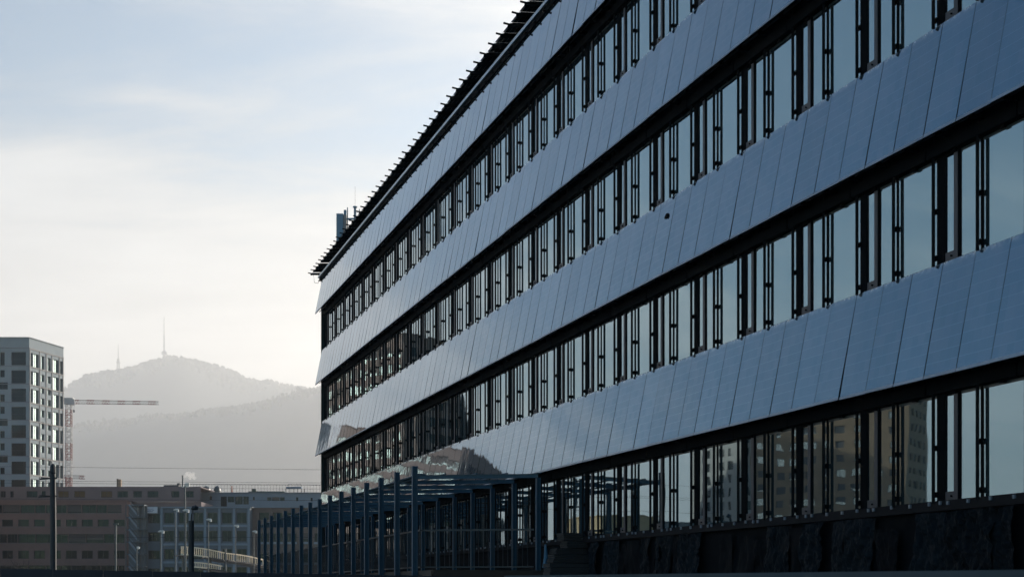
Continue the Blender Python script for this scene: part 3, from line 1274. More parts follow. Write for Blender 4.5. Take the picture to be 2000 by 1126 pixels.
ztop = tz - (687.5 - 659) / px_m
for k in range(13):
    zt_ = ztop - k35 * k
    zb_ = zt_ - 27.2 / px_m
    if zb_ < 1:
        break
    side_ops.append((sx(60.2), sx(64.2), zb_, zt_, 'plain'))
    side_ops.append((sx(65.2), sx(75.5), zb_, zt_, 'two'))
    side_ops.append((sx(103.8), sx(114.3), zb_, zt_, 'two'))
    side_ops.append((sx(117.5), sx(122.5), zb_, zt_, 'plain'))
for k in range(19):
    if k == 0:
        zt_, zb_ = ztop, ztop - 27.2 / px_m
    else:
        zt_ = ztop - 37.0 / px_m - k23 * (k - 1)
        zb_ = zt_ - 14 / px_m
    if zb_ < 1:
        break
    side_ops.append((sx(80.3), sx(86.8), zb_, zt_, 'plain'))
    side_ops.append((sx(93.2), sx(99.3), zb_, zt_, 'plain'))
back = (ce - Vector((ct.x, ct.y, 0)))
c_ = [(ct.x - TWD, ct.y), (ct.x, ct.y), (ce.x, ce.y), (ct.x - TWD + back.x, ct.y + back.y)]
tw = block('residential_tower', 'tall pale residential tower with mirrored side windows behind the brown apartment block', c_, tz, TOWERW, {0: left_ops, 1: side_ops}, depth=.45, pane=TOWERPANE)
# storey mouldings and slim piers on the lit side
dd = back.normalized()
nn_ = Vector((dd.y, -dd.x, 0))
O = Vector(tw.location)
for k in range(13):
    zt_ = ztop - k35 * k + 1.0
    if zt_ < 3:
        break
    m = MB()
    a = Vector((ct.x, ct.y, zt_)) - O + nn_ * .06
    m.bar(a, a + back, .14, .28)
    m.build('storey_band', TOWERT, tw)
    m = MB()
    a = Vector((ct.x, ct.y - .05, zt_ + .1)) - O
    m.bar(a, a + Vector((-TWD, 0, 0)), .1, .18)
    m.build('storey_band', TOWERD, tw)
for px in (58.2, 77.5, 90.2, 101.5, 115.8, 123.3):
    m = MB()
    a = Vector((ct.x, ct.y, 0)) + dd * sx(px) - O + nn_ * .05
    m.bar(a, a + Vector((0, 0, ztop + 1)), .32, .12)
    m.build('pier', TOWERT, tw)

# brown apartment block, bottom left
ZB = 270.0
pb_ = F / ZB


def bx(px, Z):
    return (px - 1000) / F * Z


xL, xR = bx(-420, ZB), bx(248, ZB)


def ox(px):
    return bx(px, ZB) - xL


ops = []
rows = [(985, 1001, 'ribbon'), (1013.5, 1027, 'win'), (1042, 1059, 'ribbon'), (1074, 1090, 'win2'), (1103, 1120, 'ribbon'), (1130, 1146, 'win2')]
for y0, y1, kd in rows:
    if kd == 'ribbon':
        px = -410
        while px < 235:
            w = random.choice((20, 28, 34))
            ops.append((ox(px), ox(min(px + w, 243)), HZ(y1, ZB), HZ(y0, ZB), random.choice(('two', 'three', 'blind', 'two'))))
            px += w + .8
    else:
        px = -402
        while px < 230:
            ops.append((ox(px), ox(px + 21.5), HZ(y1, ZB), HZ(y0, ZB), random.choice(('two', 'blind', 'plain', 'two')) if kd == 'win' else 'two'))
            px += 31.2
c_ = [(xL, ZB), (xR, ZB), (xR, ZB + 14), (xL, ZB + 14)]
zb1 = HZ(977, ZB)
br = block('apartment_block', 'long pink brown apartment block with dark ribbon windows at bottom left', c_, zb1, BROWN, {0: ops})
# set-back attic storey
at_ops = []
za, zb = HZ(970.5, ZB + 3), HZ(958, ZB + 3)
for i, (xa, xb) in enumerate([(-300, -280), (-250, -215), (-170, -140), (-90, -60), (-40, -18), (1, 11), (20, 26.5), (52, 73), (81, 89), (113, 134), (144.5, 166), (197, 219), (229, 250), (260, 277), (288, 309), (335, 350), (362, 378)]):
    at_ops.append((bx(xa, ZB + 3) - bx(-420, ZB + 3), bx(xb, ZB + 3) - bx(-420, ZB + 3), za, zb, 'curtain' if i in (9, 10, 11) else 'two'))
facade(br, 'attic_wall', (bx(-420, ZB + 3), ZB + 3), (bx(392, ZB + 3), ZB + 3), zb1 - .01, HZ(951, ZB + 3), at_ops, BROWNT, .25)
m = MB()
O = Vector(br.location)
q0, q1 = Vector((bx(-420, ZB + 3), ZB + 3, HZ(951, ZB + 3))) - O, Vector((bx(392, ZB + 3), ZB + 3, HZ(951, ZB + 3))) - O
m.box(q0.x, q1.x, -4 + 0, 9, q0.z - .02, q0.z + .15)
m.build('roof', BROWNT, br)
m = MB()
m.box(bx(248, ZB) - O.x + .1, bx(392, ZB + 3) - O.x, -3.5, 7, -O.z, HZ(977, ZB))
m.build('rear_wing', BROWNT, br)
for y0 in (1001.2, 1027.2, 1059.2):
    m = MB()
    m.bar(Vector((xL, ZB - .05, HZ(y0 + 1, ZB))) - O, Vector((xR, ZB - .05, HZ(y0 + 1, ZB))) - O, .12, .12)
    m.build('ledge', BROWNT, br)
# pale rooflights along the attic edge
for px in (170, 206, 256, 287, 314, 330):
    m = MB()
    c0 = W(px, 951, ZB + 1.8) - O
    m.box(c0.x - .45, c0.x + .45, -.3, .3, c0.z - .1, c0.z + .18)
    m.build('skylight', LAMPW, br)

# blue grey office block with a regular grid of square windows, and its open stair tower
ZO = 250.0
xL2, xR2 = bx(247, ZO), bx(489, ZO)
ops = []
for y0, y1 in ((1000, 1021), (1035.5, 1056.5), (1071, 1091), (1106, 1126)):
    for xa, xb in ((320.5, 340), (349, 367.5), (377.5, 396.5), (405.5, 424.5), (433.5, 452.5), (462, 481.5)):
        ops.append((bx(xa, ZO) - bx(283, ZO), bx(xb, ZO) - bx(283, ZO), HZ(y1, ZO), HZ(y0, ZO), 'two'))
    ops.append((bx(289, ZO) - bx(283, ZO), bx(312, ZO) - bx(283, ZO), HZ(y1, ZO), HZ(y0 + 3, ZO), 'three'))
c_ = [(bx(283, ZO), ZO), (xR2, ZO), (xR2, ZO + 18), (bx(283, ZO), ZO + 18)]
ob = block('office_block', 'blue grey office block with a grid of square windows right of the stair tower', c_, HZ(990, ZO), BLUEW, {0: ops})
O = Vector(ob.location)
for px in (316, 344.5, 372, 401, 429, 457.5, 486):
    m = MB()
    m.box(bx(px - 2.2, ZO) - O.x, bx(px + 2.2, ZO) - O.x, -9.25, -9.0, 0, HZ(992, ZO))
    m.build('pier', PALEW, ob)
for y in (1024, 1060, 1095):
    m = MB()
    m.box(bx(318.3, ZO) - O.x, bx(484, ZO) - O.x, -9.12, -8.99, HZ(y + 4, ZO), HZ(y, ZO))
    m.build('sill_band', PALEW, ob)
m = MB()
m.box(bx(315, ZO) - O.x, bx(489.5, ZO) - O.x, -9.35, -8.6, HZ(991.4, ZO), HZ(989, ZO))
m.build('parapet', PALEW, ob)
sg = thing('wall_sign', 'small pale sign with blue writing on the wall beside the stair tower', 'sign', W(294, 1001, ZO - .4))
m = MB()
s0_, s1_ = W(281, 1001, ZO - .4) - Vector(sg.location), W(307.5, 989, ZO - .4) - Vector(sg.location)
m.box(s0_.x, s1_.x, -.05, .05, 0, s1_.z)
m.build('board', SIGNW, sg)
m = MB()
for k, (xa, xb, zz) in enumerate(((-.55, -.15, .62), (-.05, .5, .66), (-.5, .1, .40), (.2, .62, .44), (-.62, .4, .24))):
    m.box(xa, xb, -.065, -.051, zz, zz + .09)
m.build('print', SIGNB, sg)

st = thing('stair_tower', 'open blue steel stair tower with zigzag flights between brown and grey blocks', 'stair tower', W(264, 1149, ZO - 3))
O = Vector(st.location)


def sr(px, y, dy=0.0):
    q = W(px, y, ZO - 3) - O
    q.y += dy
    return q


for px in (246, 268.5, 281):
    m = MB()
    m.bar(sr(px, 1166), sr(px, 985), .14, .14)
    m.bar(sr(px, 1166, 2), sr(px, 985, 2), .14, .14)
    m.build('post', POLEG, st)
ys = [985, 1009, 1033, 1057, 1081, 1105, 1129]
for k, y in enumerate(ys[:-1]):
    m = MB()
    m.bar(sr(252, y), sr(270, y + 22), .14, .26)
    m.bar(sr(252, y - 9), sr(270, y + 13), .05, .05)
    m.build('flight', PALEW, st)
    m = MB()
    m.box(sr(246, 0).x, sr(281, 0).x, 0.3, 2, sr(0, y + 1).z, sr(0, y - .8).z)
    m.build('landing', BLUEW, st)
m = MB()
m.box(sr(245.5, 0).x, sr(281.5, 0).x, 2.05, 2.15, -.1, sr(0, 984).z)
m.build('screen', BLUEW, st)

# pale set-back building behind, with roof plant
ZW = 285.0
c_ = [(bx(381, ZW), ZW), (bx(700, ZW), ZW), (bx(700, ZW), ZW + 16), (bx(381, ZW), ZW + 16)]
ops = []
for xa, xb, y0, y1, kd in ((409, 414, 968, 975, 'plain'), (493.5, 497.5, 969, 976, 'plain'), (521.5, 530, 970, 977, 'plain'), (531, 546, 970, 977, 'blind'), (547, 556, 970, 977, 'plain'),
                           (578, 582.5, 970, 977.5, 'plain'), (606.5, 610.5, 971, 978, 'plain'), (431, 443, 968.5, 988, 'three'), (444.5, 458, 968.5, 980, 'two'), (459, 474, 968.5, 984, 'three'), (475, 486, 968.5, 984, 'two'),
                           (640, 646, 971, 978, 'plain'), (664, 670, 971, 978, 'plain')):
    ops.append((bx(xa, ZW) - bx(381, ZW), bx(xb, ZW) - bx(381, ZW), HZ(y1, ZW), HZ(y0, ZW), kd))
pw = block('setback_block', 'pale blue flat roofed block with tiny windows behind the grey office', c_, HZ(962, ZW), PALEW, {0: ops}, depth=.2)

# roof plant and posts on it
def roof_item(name, label, cat, px, mbuild, mt, y=962, Z=None, group=None):
    Z = Z or ZW + 5
    loc = W(px, y, Z)
    m = MB()
    mbuild(m, Z / F)
    return tag(m.build(name, mt, None, loc, smooth=False), label, cat, group)


def dome(m, s, r, h, seg=12):
    rows_ = 5
    for k in range(rows_ + 1):
        t = k / rows_ * math.pi / 2
        for j in range(seg):
            a_ = 2 * math.pi * j / seg
            m.v.append((r * s * math.cos(t) * math.cos(a_), r * s * math.cos(t) * math.sin(a_), h * s * (.35 + .65 * math.sin(t))))
    for j in range(seg):
        m.v.append((r * s * math.cos(2 * math.pi * j / seg), r * s * math.sin(2 * math.pi * j / seg), -.3))
    base = (rows_ + 1) * seg
    for k in range(rows_):
        for j in range(seg):
            a_, b_ = k * seg + j, k * seg + (j + 1) % seg
            m.f.append((a_, b_, b_ + seg, a_ + seg))
            m.m.append(0)
    for j in range(seg):
        m.f.append((base + j, base + (j + 1) % seg, (j + 1) % seg, j))
        m.m.append(0)


DOMEM = mat('dark_dome', (0.05, 0.07, 0.08), .35)
roof_item('roof_dome', 'left dark dome with jagged edge on the pale block roof', 'roof dome', 402, lambda m, s: dome(m, s, 9, 14), DOMEM)
roof_item('roof_dome', 'narrower dark dome whose right side catches light', 'roof dome', 424, lambda m, s: dome(m, s, 7, 14), DOMEM)
roof_item('roof_post', 'short orange post on the pale block roof', 'post', 453, lambda m, s: m.tube([(0, 0, -.2), (0, 0, 14 * s)], [1.9 * s, 1.2 * s], 8), ORANGE)
rr = thing('roof_railing', 'thin railing along the roof edge of the pale block', 'railing', W(500, 962, ZW + 3))
m = MB()
O = Vector(rr.location)
for y in (945.5, 953):
    m.bar(W(372, y, ZW + 3) - O, W(640, y + 1, ZW + 3) - O, .05, .05)
m.build('handrail', DKPANE, rr)
m = MB()
for px in range(372, 640, 6):
    m.bar(W(px, 963, ZW + 3) - O, W(px, 945.5, ZW + 3) - O, .04, .04)
o = m.build('baluster', DKPANE, rr)
o['kind'] = 'stuff'
pv = thing('roof_pavilion', 'low roof pavilion with slim posts above the pale block', 'pavilion', W(575, 962, ZW + 8))
O = Vector(pv.location)
m = MB()
m.box(-1.55, 1.55, -1, 1, .9, 1.25)
m.build('roof', PALEW, pv)
for x in (-1.6, -.8, 0, .8, 1.6, 2.2):
    m = MB()
    m.box(x - .05, x + .05, -.8, -.7, -.2, .9)
    m.build('post', DKPANE, pv)
m = MB()
for a_, b_ in (((-1.45, 0, 1.25), (-1.2, 0, 1.9)), ((1.5, 0, 1.25), (1.3, 0, 1.9)), ((-1.2, 0, 1.85), (1.3, 0, 1.85))):
    m.bar(a_, b_, .05, .05)
m.build('frame', DKPANE, pv)
roof_item('planter_box', 'dark green planter strip along the pale block roof', 'planter', 522, lambda m, s: (m.box(-36 * s, 34 * s, -.5, .5, -.2, 3.2 * s), m.box(-30 * s, -22 * s, -.3, .3, 3.2 * s, 8 * s)), mat('planter_green', (.03, .06, .05), .8), Z=ZW + 2)
roof_item('plant_room', 'low dark plant room on the brown block roof', 'roof box', 339, lambda m, s: (m.box(-17 * s, 12 * s, -1, 1, -.2, 9 * s), m.box(8 * s, 13 * s, -.6, .6, 9 * s, 13 * s)), mat('plant_grey', (.07, .075, .08), .7), y=956, Z=ZB + 8)

# brown rear block at the right, seen between the pergola posts
ZR = 252.0
c_ = [(bx(490, ZR), ZR), (bx(720, ZR), ZR), (bx(720, ZR), ZR + 17), (bx(490, ZR), ZR + 17)]
ops = []
for y0, y1 in ((1000, 1014), (1040, 1057), (1080, 1097)):
    for k in range(8):
        xa = 497 + k * 27
        ops.append((bx(xa + 9, ZR) - bx(490, ZR), bx(xa + 28, ZR) - bx(490, ZR), HZ(y1, ZR), HZ(y0, ZR), random.choice(('two', 'blind', 'two'))))
rb = block('rear_apartment_house', 'dull brown house with pale window sills seen behind the pergola posts', c_, HZ(992, ZR), mat('dull_brown_render', (.11, .09, .08), .85), {0: ops})
O = Vector(rb.location)
for y in (1057.5, 1097.5):
    for k in range(8):
        xa = 497 + k * 27
        m = MB()
        m.box(bx(xa + 8, ZR) - O.x, bx(xa + 29, ZR) - O.x, -8.75, -8.5, HZ(y + 4, ZR), HZ(y, ZR))
        m.build('window_sill', PALEW, rb)

# chimneys and steam
ch = thing('chimney', 'square tan chimney with dark left flank on the brown block roof', 'chimney', W(233, 951, ZB + 6))
m = MB()
s = (ZB + 6) / F
m.box(-2.2 * s, 4 * s, -.3, .3, -.2, 15.5 * s)
m.build('shaft', CHIM, ch)
m = MB()
m.box(-4.2 * s, -2.25 * s, -.3, .3, -.2, 17 * s)  # separate darker box makes the chimney's dark left flank
m.build('flue', DKPANE, ch)
fl = thing('flue_stack', 'thin metal flue stack giving off pale steam', 'flue', W(356.5, 956, ZB + 9))
m = MB()
s = (ZB + 9) / F
m.tube([(0, 0, -.2), (0, 0, 28 * s)], 1.3 * s, 10)
m.build('pipe', POLEG, fl)
m = MB()
m.tube([(0, 0, 27 * s), (0, 0, 28.5 * s)], 1.7 * s, 10)
m.build('collar', POLEG, fl)
sm = MB()
rs = random.Random(5)
ic = []
import bmesh
bmx = bmesh.new()
for (px, y, r) in ((361, 929, 3.5), (366, 925.5, 5.2), (372, 928, 5.6), (377, 926, 4.6), (380, 932, 4.2), (370, 933, 4.0), (384, 931, 2.4)):
    c0 = W(px, y, ZB + 9)
    bmesh.ops.create_icosphere(bmx, subdivisions=3, radius=r * s, matrix=Matrix.Translation(c0))
for v_ in bmx.verts:
    v_.co += Vector((1, .5, .6)) * mnoise.noise(v_.co * 1.4) * .35 + Vector((0, 0, 1)) * mnoise.noise(v_.co * 3.1) * .12
me = bpy.data.meshes.new('steam_plume')
bmx.to_mesh(me)
bmx.free()
stm = bpy.data.materials.new('steam')
stm.use_nodes = True
N, L = stm.node_tree.nodes, stm.node_tree.links
N.clear()
ot = nd(N, 'ShaderNodeOutputMaterial')
pvn = nd(N, 'ShaderNodeVolumePrincipled')
pvn.inputs['Density'].default_value = 1.2
pvn.inputs['Anisotropy'].default_value = 0.6
pvn.inputs['Color'].default_value = (1, .98, .95, 1)
L.new(pvn.outputs[0], ot.inputs['Volume'])
me.materials.append(stm)
tag(link('steam_plume', me), 'small pale steam plume drifting right from the flue', kind='stuff')

# ------------------------------------------------------------------ buildings beyond the left edge, mirrored in the facade
def mir(px, Zp):
    P = Vector(((px - 1000) / F * Zp, Zp, 0))
    dist = NW.dot(P - Vector((X0, 0, 0)))
    return P - NW * (2 * dist)


def grid_ops(Ln, z1, wpitch, wwid, spitch, whgt, first=1.2, kinds=('two',)):
    r = []
    nx = int((Ln - 1.0) / wpitch)
    off = (Ln - nx * wpitch) / 2 + (wpitch - wwid) / 2
    z = first
    while z + whgt < z1 - .8:
        for i in range(nx):
            r.append((off + i * wpitch, off + i * wpitch + wwid, z, z + whgt, random.choice(kinds)))
        z += spitch
    return r


def slab(name, label, pa, pb, dep, z1, mt, pars, cat='building', pane=None):
    """pa to pb is the long sunny wall (left to right seen from outside)"""
    d_ = (pb - pa).normalized()
    n_ = Vector((d_.y, -d_.x, 0))
    pc, pd = pb - n_ * dep, pa - n_ * dep
    Ln = (pb - pa).length
    return block(name, label, [tuple(pa[:2]), tuple(pb[:2]), tuple(pc[:2]), tuple(pd[:2])], z1, mt,
                 {0: grid_ops(Ln, z1, *pars), 3: grid_ops(dep, z1, *pars), 1: grid_ops(dep, z1, *pars)}, depth=.3, pane=pane or SLABPANE)


slab('apartment_tower', 'tan apartment tower standing beyond the left edge, mirrored in the ground floor glass', mir(1768, 285), mir(1468, 302), 15, 45, BRICKT, (3.3, 1.7, 2.95, 1.5, 1.2, ('two', 'blind', 'blind', 'plain')))
slab('white_apartment_house', 'white grey apartment house beyond the left edge, beside the tan tower', mir(1445, 318), mir(1335, 332), 13, 43, WHITER, (2.9, 1.5, 3.0, 1.9, 1.2, ('two', 'plain', 'blind')))
slab('apartment_slab', 'banded brown apartment slab beyond the left edge, mirrored at the far end', mir(788, 258), mir(548, 281), 14, 48, mat('warm_band_render', (.25, .19, .165), .85, 0, .12, .5),
     (2.1, 1.55, 3.05, 1.75, 1.3, ('two', 'two', 'plain', 'blind')), pane=TOWERPANE)
slab('terraced_house', 'low ochre terraced house beyond the left edge, mirrored under the pergola', mir(1165, 200), mir(1085, 215), 10, 12, mat('ochre_render', (.34, .25, .14), .85), (2.6, 1.3, 3.0, 1.5))
slab('warehouse', 'long low blue grey warehouse beyond the left edge', mir(1330, 260), mir(1165, 275), 20, 14, BLUEW, (5, 3.2, 5, 1.6))

# ------------------------------------------------------------------ crane and hill masts


def lattice(mb, p, q, side, n, r, taper=1.0, mats=(0, 1)):
    p, q = Vector(p), Vector(q)
    d_ = (q - p).normalized()
    up = Vector((0, 0, 1)) if abs(d_.z) < .9 else Vector((0, 1, 0))
    a_ = d_.cross(up).normalized()
    b_ = a_.cross(d_).normalized()
    cs = [(-1, -1), (1, -1), (1, 1), (-1, 1)]

    def P_(k, c):
        t = k / n
        s_ = side / 2 * (1 + (taper - 1) * t)
        return p.lerp(q, t) + a_ * (c[0] * s_) + b_ * (c[1] * s_)
    for k in range(n):
        mi = mats[(k // 3) % 2]
        for j, c in enumerate(cs):
            c2 = cs[(j + 1) % 4]
            mb.bar(P_(k, c), P_(k + 1, c), r, r, mi)
            mb.bar(P_(k, c), P_(k + 1, c2) if k % 2 else P_(k + 1, c2), r * .6, r * .6, mi)
            mb.bar(P_(k, c), P_(k, c2), r * .6, r * .6, mi)


ZC = 410.0
crn = thing('tower_crane', 'red and white tower crane with long jib beside the pale tower', 'crane', (W(134.5, 0, ZC).x, ZC, 0))
O = Vector(crn.location)
m = MB()
lattice(m, (0, 0, 0), W(134.5, 788, ZC) - O, 1.45, 34, .18)
m.build('mast', [CRANER, CRANEW], crn)
m = MB()
lattice(m, W(140, 784, ZC) - O, W(310, 786.5, ZC) - O, 1.05, 34, .10, .8)
m.build('jib', [CRANER, CRANEW], crn)
m = MB()
lattice(m, W(128, 784, ZC) - O, W(60, 783, ZC) - O, 1.1, 14, .14)
m.build('counter_jib', [CRANEW, CRANER], crn)
m = MB()
c0 = W(135, 783, ZC) - O
m.box(c0.x - 1.2, c0.x + 1.3, -.9, .9, c0.z - .9, c0.z + .9)
m.box(c0.x + .4, c0.x + 1.9, -1.3, -.5, c0.z - 1.2, c0.z + .5)
m.build('cab', CRANEW, crn)
m = MB()
c0 = W(144.5, 789, ZC) - O
m.tube([c0, c0 - Vector((0, 0, 1.6))], .03, 4)
m.box(c0.x - .2, c0.x + .2, -.15, .15, c0.z - 2.3, c0.z - 1.6)
m.build('hook', MAST, crn)
ZC2 = 600.0
cr2 = thing('tower_crane', 'distant low red crane jib just above the brown block roof', 'crane', (W(132, 0, ZC2).x, ZC2, 0))
O = Vector(cr2.location)
m = MB()
lattice(m, (0, 0, 0), W(132, 932, ZC2) - O, 1.4, 20, .2)
m.build('mast', [CRANER, CRANEW], cr2)
m = MB()
lattice(m, W(126, 930, ZC2) - O, W(165, 931.5, ZC2) - O, 1.3, 8, .2)
m.build('jib', [CRANER, CRANEW], cr2)

ZH = 10000.0
tvm = thing('transmission_tower', 'tall pale television tower with a pod on the highest hilltop', 'tower', W(320.5, 712, ZH))
O = Vector(tvm.location)
CONCP = mat('pale_tower_concrete', (.06, .06, .06), .8)
m = MB()
m.tube([W(320.5, 720, ZH) - O, W(320.5, 686, ZH) - O], [9.0, 7.4], 12)
m.build('shaft', CONCP, tvm)
m = MB()
m.tube([W(320.5, 693, ZH) - O, W(320.5, 691, ZH) - O, W(320.5, 687, ZH) - O, W(320.5, 684.5, ZH) - O], [9, 19, 19, 9], 14)
m.build('pod', CONCP, tvm)
m = MB()
m.tube([W(320.5, 686, ZH) - O, W(320.5, 655, ZH) - O, W(320.5, 652, ZH) - O, W(320.5, 618, ZH) - O], [6.2, 5.3, 4.1, 2.6], 8)
m.build('antenna', CONCP, tvm)
rm = thing('radio_mast', 'faint slim radio mast on the left shoulder of the hill', 'mast', W(231, 735, ZH))
O = Vector(rm.location)
m = MB()
lattice(m, W(231, 742, ZH) - O, W(231, 700, ZH) - O, 22, 8, 2.8, .5, (0, 0))
m.build('lattice', CONCP, rm)
m = MB()
m.tube([W(231, 703, ZH) - O, W(231, 672, ZH) - O], [3.8, 2.0], 6)
m.tube([W(231, 708.5, ZH) - O, W(231, 706.5, ZH) - O], [15, 15], 10)
m.build('antenna', CONCP, rm)

# ------------------------------------------------------------------ masts, lamps, wires, footbridge
ZM = 70.0
cm = thing('catenary_mast', 'thick dark overhead line mast with cross arms at left', 'mast', (W(104, 0, ZM).x, ZM, 0))
O = Vector(cm.location)
m = MB()
m.tube([(0, 0, -.1), (0, 0, 4.5), W(103.2, 925, ZM) - O], [.17, .155, .14], 12)
m.build('pole', MAST, cm)
m = MB()
m.tube([W(103.2, 925, ZM) - O, W(103.2, 922, ZM) - O, W(103.2, 910, ZM) - O, W(103.2, 905, ZM) - O], [.11, .15, .13, .06], 10)
m.build('insulator_cap', MAST, cm)
m = MB()
for y, xa, xb in ((933, 78, 112), (968, 75, 113)):
    m.bar(W(xa, y + 2, ZM) - O, W(xb, y - .5, ZM) - O, .06, .07)
    m.bar(W(xa + 2, y - 1, ZM - .5) - O, W(103, y, ZM) - O, .04, .04)
m.build('cross_arm', MAST, cm)

lm = thing('lamp_post', 'stout black post with a small round lamp head before the footbridge', 'lamp', (W(373.5, 0, 45).x, 45, 0))
O = Vector(lm.location)
m = MB()
m.tube([(0, 0, -.05), W(373.5, 1016, 45) - O], .09, 12)
m.build('post', MAST, lm)
m = MB()
m.tube([W(373.5, 1017, 45) - O, W(374, 1004, 45) - O, W(377, 997, 45) - O], .022, 8)
m.build('neck', MAST, lm)
m = MB()
c0 = W(381, 993, 45) - O
m.tube([c0 + Vector((-.11, 0, -.02)), c0 + Vector((-.06, 0, .03)), c0 + Vector((.02, 0, .04)), c0 + Vector((.1, 0, .02))], [.03, .075, .085, .04], 12)
m.build('lamp_head', MAST, lm)

lamps = [(346, 995, 150, 'pale lamp head left of the tall thin mast, over the office windows'),
         (365.5, 996, 130, 'curved white lamp head just left of the round black lamp'),
         (410, 1014, 150, 'white lamp head catching sun above the middle of the footbridge'),
         (463, 1026, 165, 'small white sunlit lamp right of the middle office windows'),
         (317, 1037, 140, 'flat pale lamp head left of the footbridge start'),
         (499, 1037, 170, 'tiny white lamp next to the farthest pergola post'),
         (270, 1069, 140, 'bright lamp globe on a short post before the stair tower')]
for px, y, Z, lab in lamps:
    t = thing('street_lamp', lab, 'street lamp', (W(px - 3, 0, Z).x, Z, 0), 0, 'street lamps by the tracks')
    O = Vector(t.location)
    m = MB()
    m.tube([(0, 0, -.05), W(px - 3, y + 1, Z) - O], [.07, .045], 8)
    m.build('pole', POLEG, t)
    m = MB()
    c0 = W(px, y, Z) - O
    if 'globe' in lab:
        m.tube([c0 + Vector((0, 0, -.14)), c0 + Vector((0, 0, -.08)), c0 + Vector((0, 0, .08)), c0 + Vector((0, 0, .14))], [.06, .15, .15, .06], 10)
    else:
        m.tube([c0 + Vector((-.40, 0, 0)), c0 + Vector((-.2, 0, .03)), c0 + Vector((.08, 0, 0)), c0 + Vector((.16, 0, -.04))], [.04, .10, .12, .10], 8)
        m.box(c0.x - .02, c0.x + .17, -.11, .11, c0.z - .20, c0.z - .03)
    m.build('lamp_head', LAMPW, t)

tm = thing('signal_mast', 'tall thin mast with a small box before the office block', 'mast', (W(361.5, 0, 140).x, 140, 0))
O = Vector(tm.location)
m = MB()
m.tube([(0, 0, -.05), W(361.5, 945, 140) - O], [.11, .07], 8)
m.build('pole', POLEG, tm)
m = MB()
c0 = W(366, 946, 140) - O
m.box(c0.x - .22, c0.x + .22, -.15, .15, c0.z - .12, c0.z + .16)
m.box(c0.x - .55, c0.x + .12, -.04, .04, c0.z - .24, c0.z - .16)
m.build('signal_box', LAMPW, tm)
gp = thing('pole', 'grey green pole standing before the brown block near the stairs', 'pole', (W(226, 0, 120).x, 120, 0))
O = Vector(gp.location)
m = MB()
m.tube([(0, 0, -.05), W(226, 1023, 120) - O], .08, 8)
m.build('shaft', POLEG, gp)
m = MB()
m.box(-.22, .22, -.05, .05, (W(226, 1024, 120) - O).z, (W(226, 1021, 120) - O).z)
m.build('cap', POLEG, gp)

wires = [(909, 916, 90, 'highest thin overhead wire crossing before the hill'),
         (936.5, 941.5, 90, 'upper of the pair of overhead wires just above the roofs'),
         (941, 945.5, 84, 'lower of the pair of overhead wires just above the roofs'),
         (972, 976, 80, 'overhead wire crossing the attic windows'),
         (1046, 1048, 60, 'low dark wire crossing the lower storeys')]
for y0, y1, Z, lab in wires:
    m = MB()
    pts = []
    for k in range(25):
        t = k / 24
        px = -500 + t * 1300
        sag = 3.0 * (1 - (2 * t - 1) ** 2)
        pts.append(W(px, y0 + (y1 - y0) * (px / 640) + sag * .4, Z + 6 * t))
    m.tube(pts, .009 if Z > 65 else .008, 5)
    tag(m.build('overhead_wire', MAST), lab, 'wire', 'overhead wires above the tracks')

# curved footbridge with pale railings
ZF = 180.0
fbp = thing('footbridge', 'curved footbridge ramp with sunlit cream railings at bottom centre left', 'footbridge', (W(430, 0, ZF).x, ZF, 0))
O = Vector(fbp.location)


def bridge_rail(pts, hpx, name):
    top, bars, deckm = MB(), MB(), MB()
    for (a_, b_) in zip(pts, pts[1:]):
        A_, B_ = W(*a_) - O, W(*b_) - O
        hh = hpx * a_[2] / F
        dn = Vector((0, 0, -hh))
        top.bar(A_, B_, .12, .14)
        top.bar(A_ + dn, B_ + dn, .16, .16)
        nb = 4
        for k in range(nb):
            q = A_.lerp(B_, k / nb)
            bars.bar(q, q + dn, .075, .075)
        deckm.bar(A_ + dn + Vector((0, 1.5, -.15)), B_ + dn + Vector((0, 1.5, -.15)), 3.0, .16)
    top.build('handrail', BRIDGEM, fbp)
    o_ = bars.build('baluster', BRIDGEM, fbp)
    o_['kind'] = 'stuff'
    deckm.build('bridge_deck', DKPANE, fbp)


bridge_rail([(354, 1066.5, 178), (366, 1067, 177), (380, 1068.2, 177), (395, 1070, 177), (410, 1072.6, 177.5), (425, 1075.8, 178), (440, 1079, 179)], 15, 'upper')
bridge_rail([(441, 1079.3, 179), (456, 1081, 180), (470, 1082.8, 181), (484, 1085.2, 182), (496, 1087.8, 183), (508, 1090.8, 184), (530, 1096, 186)], 14, 'mid')
bridge_rail([(378, 1097, 176), (392, 1098, 176), (406, 1099.6, 176.5), (420, 1101.8, 177), (434, 1104.5, 177.5)], 9, 'lower')
for px, y in ((440.5, 1070), (358, 1082), (410, 1090)):
    m = MB()
    q = W(px, y, 178.6) - O
    m.tube([(q.x, q.y, 0), q], .12 if px == 440.5 else .2, 8)
    m.build('bridge_post', POLEG, fbp)

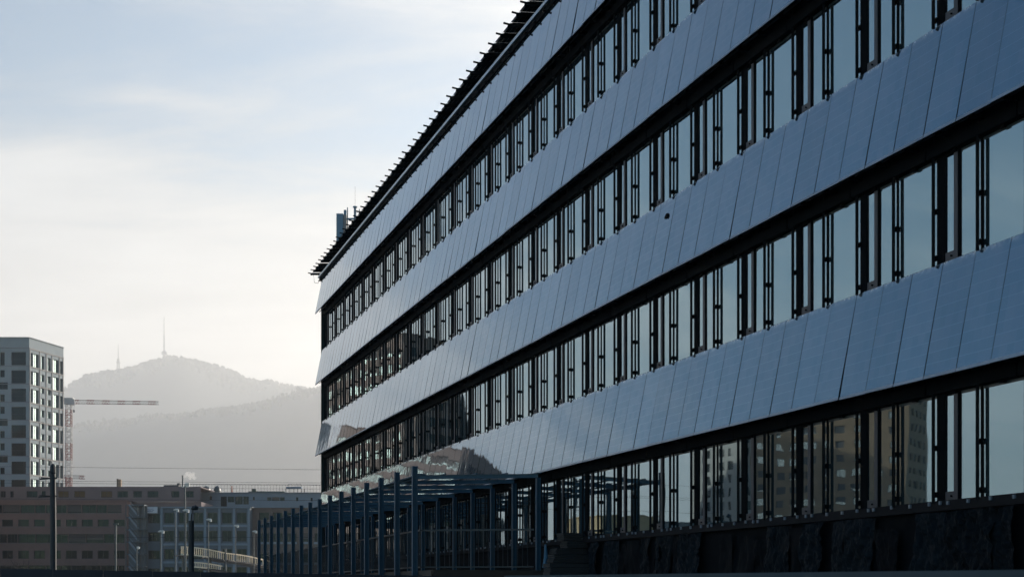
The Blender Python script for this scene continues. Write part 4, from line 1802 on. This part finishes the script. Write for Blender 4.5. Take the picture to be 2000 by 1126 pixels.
# bare shrubs at the bottom left
def shrub(px, Z, h, spread, seed, label):
    rg = random.Random(seed)
    t = thing('bare_shrub', label, 'shrub', (W(px, 0, Z).x, Z, 0), 0, 'bare winter shrubs by the hoarding')
    tr, tw_ = MB(), MB()

    def grow(mb, p, d_, ln, r, lev):
        q = p + d_ * ln
        mid = p.lerp(q, .5) + Vector((rg.uniform(-.06, .06), rg.uniform(-.06, .06), 0)) * ln
        (tr if lev == 0 else tw_).tube([p, mid, q], [r, r * .8, r * .55], 5, caps=False)
        if lev < 4:
            for k in range(3 if lev < 3 else 4):
                dd_ = (d_ + Vector((rg.uniform(-1, 1), rg.uniform(-1, 1), rg.uniform(-.1, .7))) * spread).normalized()
                grow(mb, p.lerp(q, rg.uniform(.45, 1)), dd_, ln * rg.uniform(.55, .8), r * .55, lev + 1)
    for k in range(4):
        grow(tr, Vector((rg.uniform(-.4, .4), rg.uniform(-.4, .4), 0)), Vector((rg.uniform(-.35, .35), rg.uniform(-.3, .3), 1)).normalized(), h * .38, .045, 0)
    tr.build('trunk', BARK, t)
    tw_.build('crown', BARK, t)


shrub(22, 104, 4.3, .75, 1, 'bare winter shrub at the far bottom left, leftmost of three')
shrub(48, 100, 4.6, .7, 2, 'bare winter shrub between the other two, left of the thick mast')
shrub(76, 108, 4.2, .8, 3, 'bare winter shrub standing just left of the thick mast')

# ------------------------------------------------------------------ haze: one closed box round everything
HAZE_D = 0.000125
hz = MB()
hz.box(-GX - 60, GX + 60, -320, GY + 60, -1.0, 1950)
hm = bpy.data.materials.new('haze')
hm.use_nodes = True
N, L = hm.node_tree.nodes, hm.node_tree.links
N.clear()
ot = nd(N, 'ShaderNodeOutputMaterial')
pvn = nd(N, 'ShaderNodeVolumePrincipled')
pvn.inputs['Density'].default_value = HAZE_D
pvn.inputs['Color'].default_value = (0.985, 0.985, 0.985, 1)
pvn.inputs['Anisotropy'].default_value = 0.5
L.new(pvn.outputs[0], ot.inputs['Volume'])
tag(hz.build('haze', hm), 'thin pale winter haze filling the valley', kind='stuff')
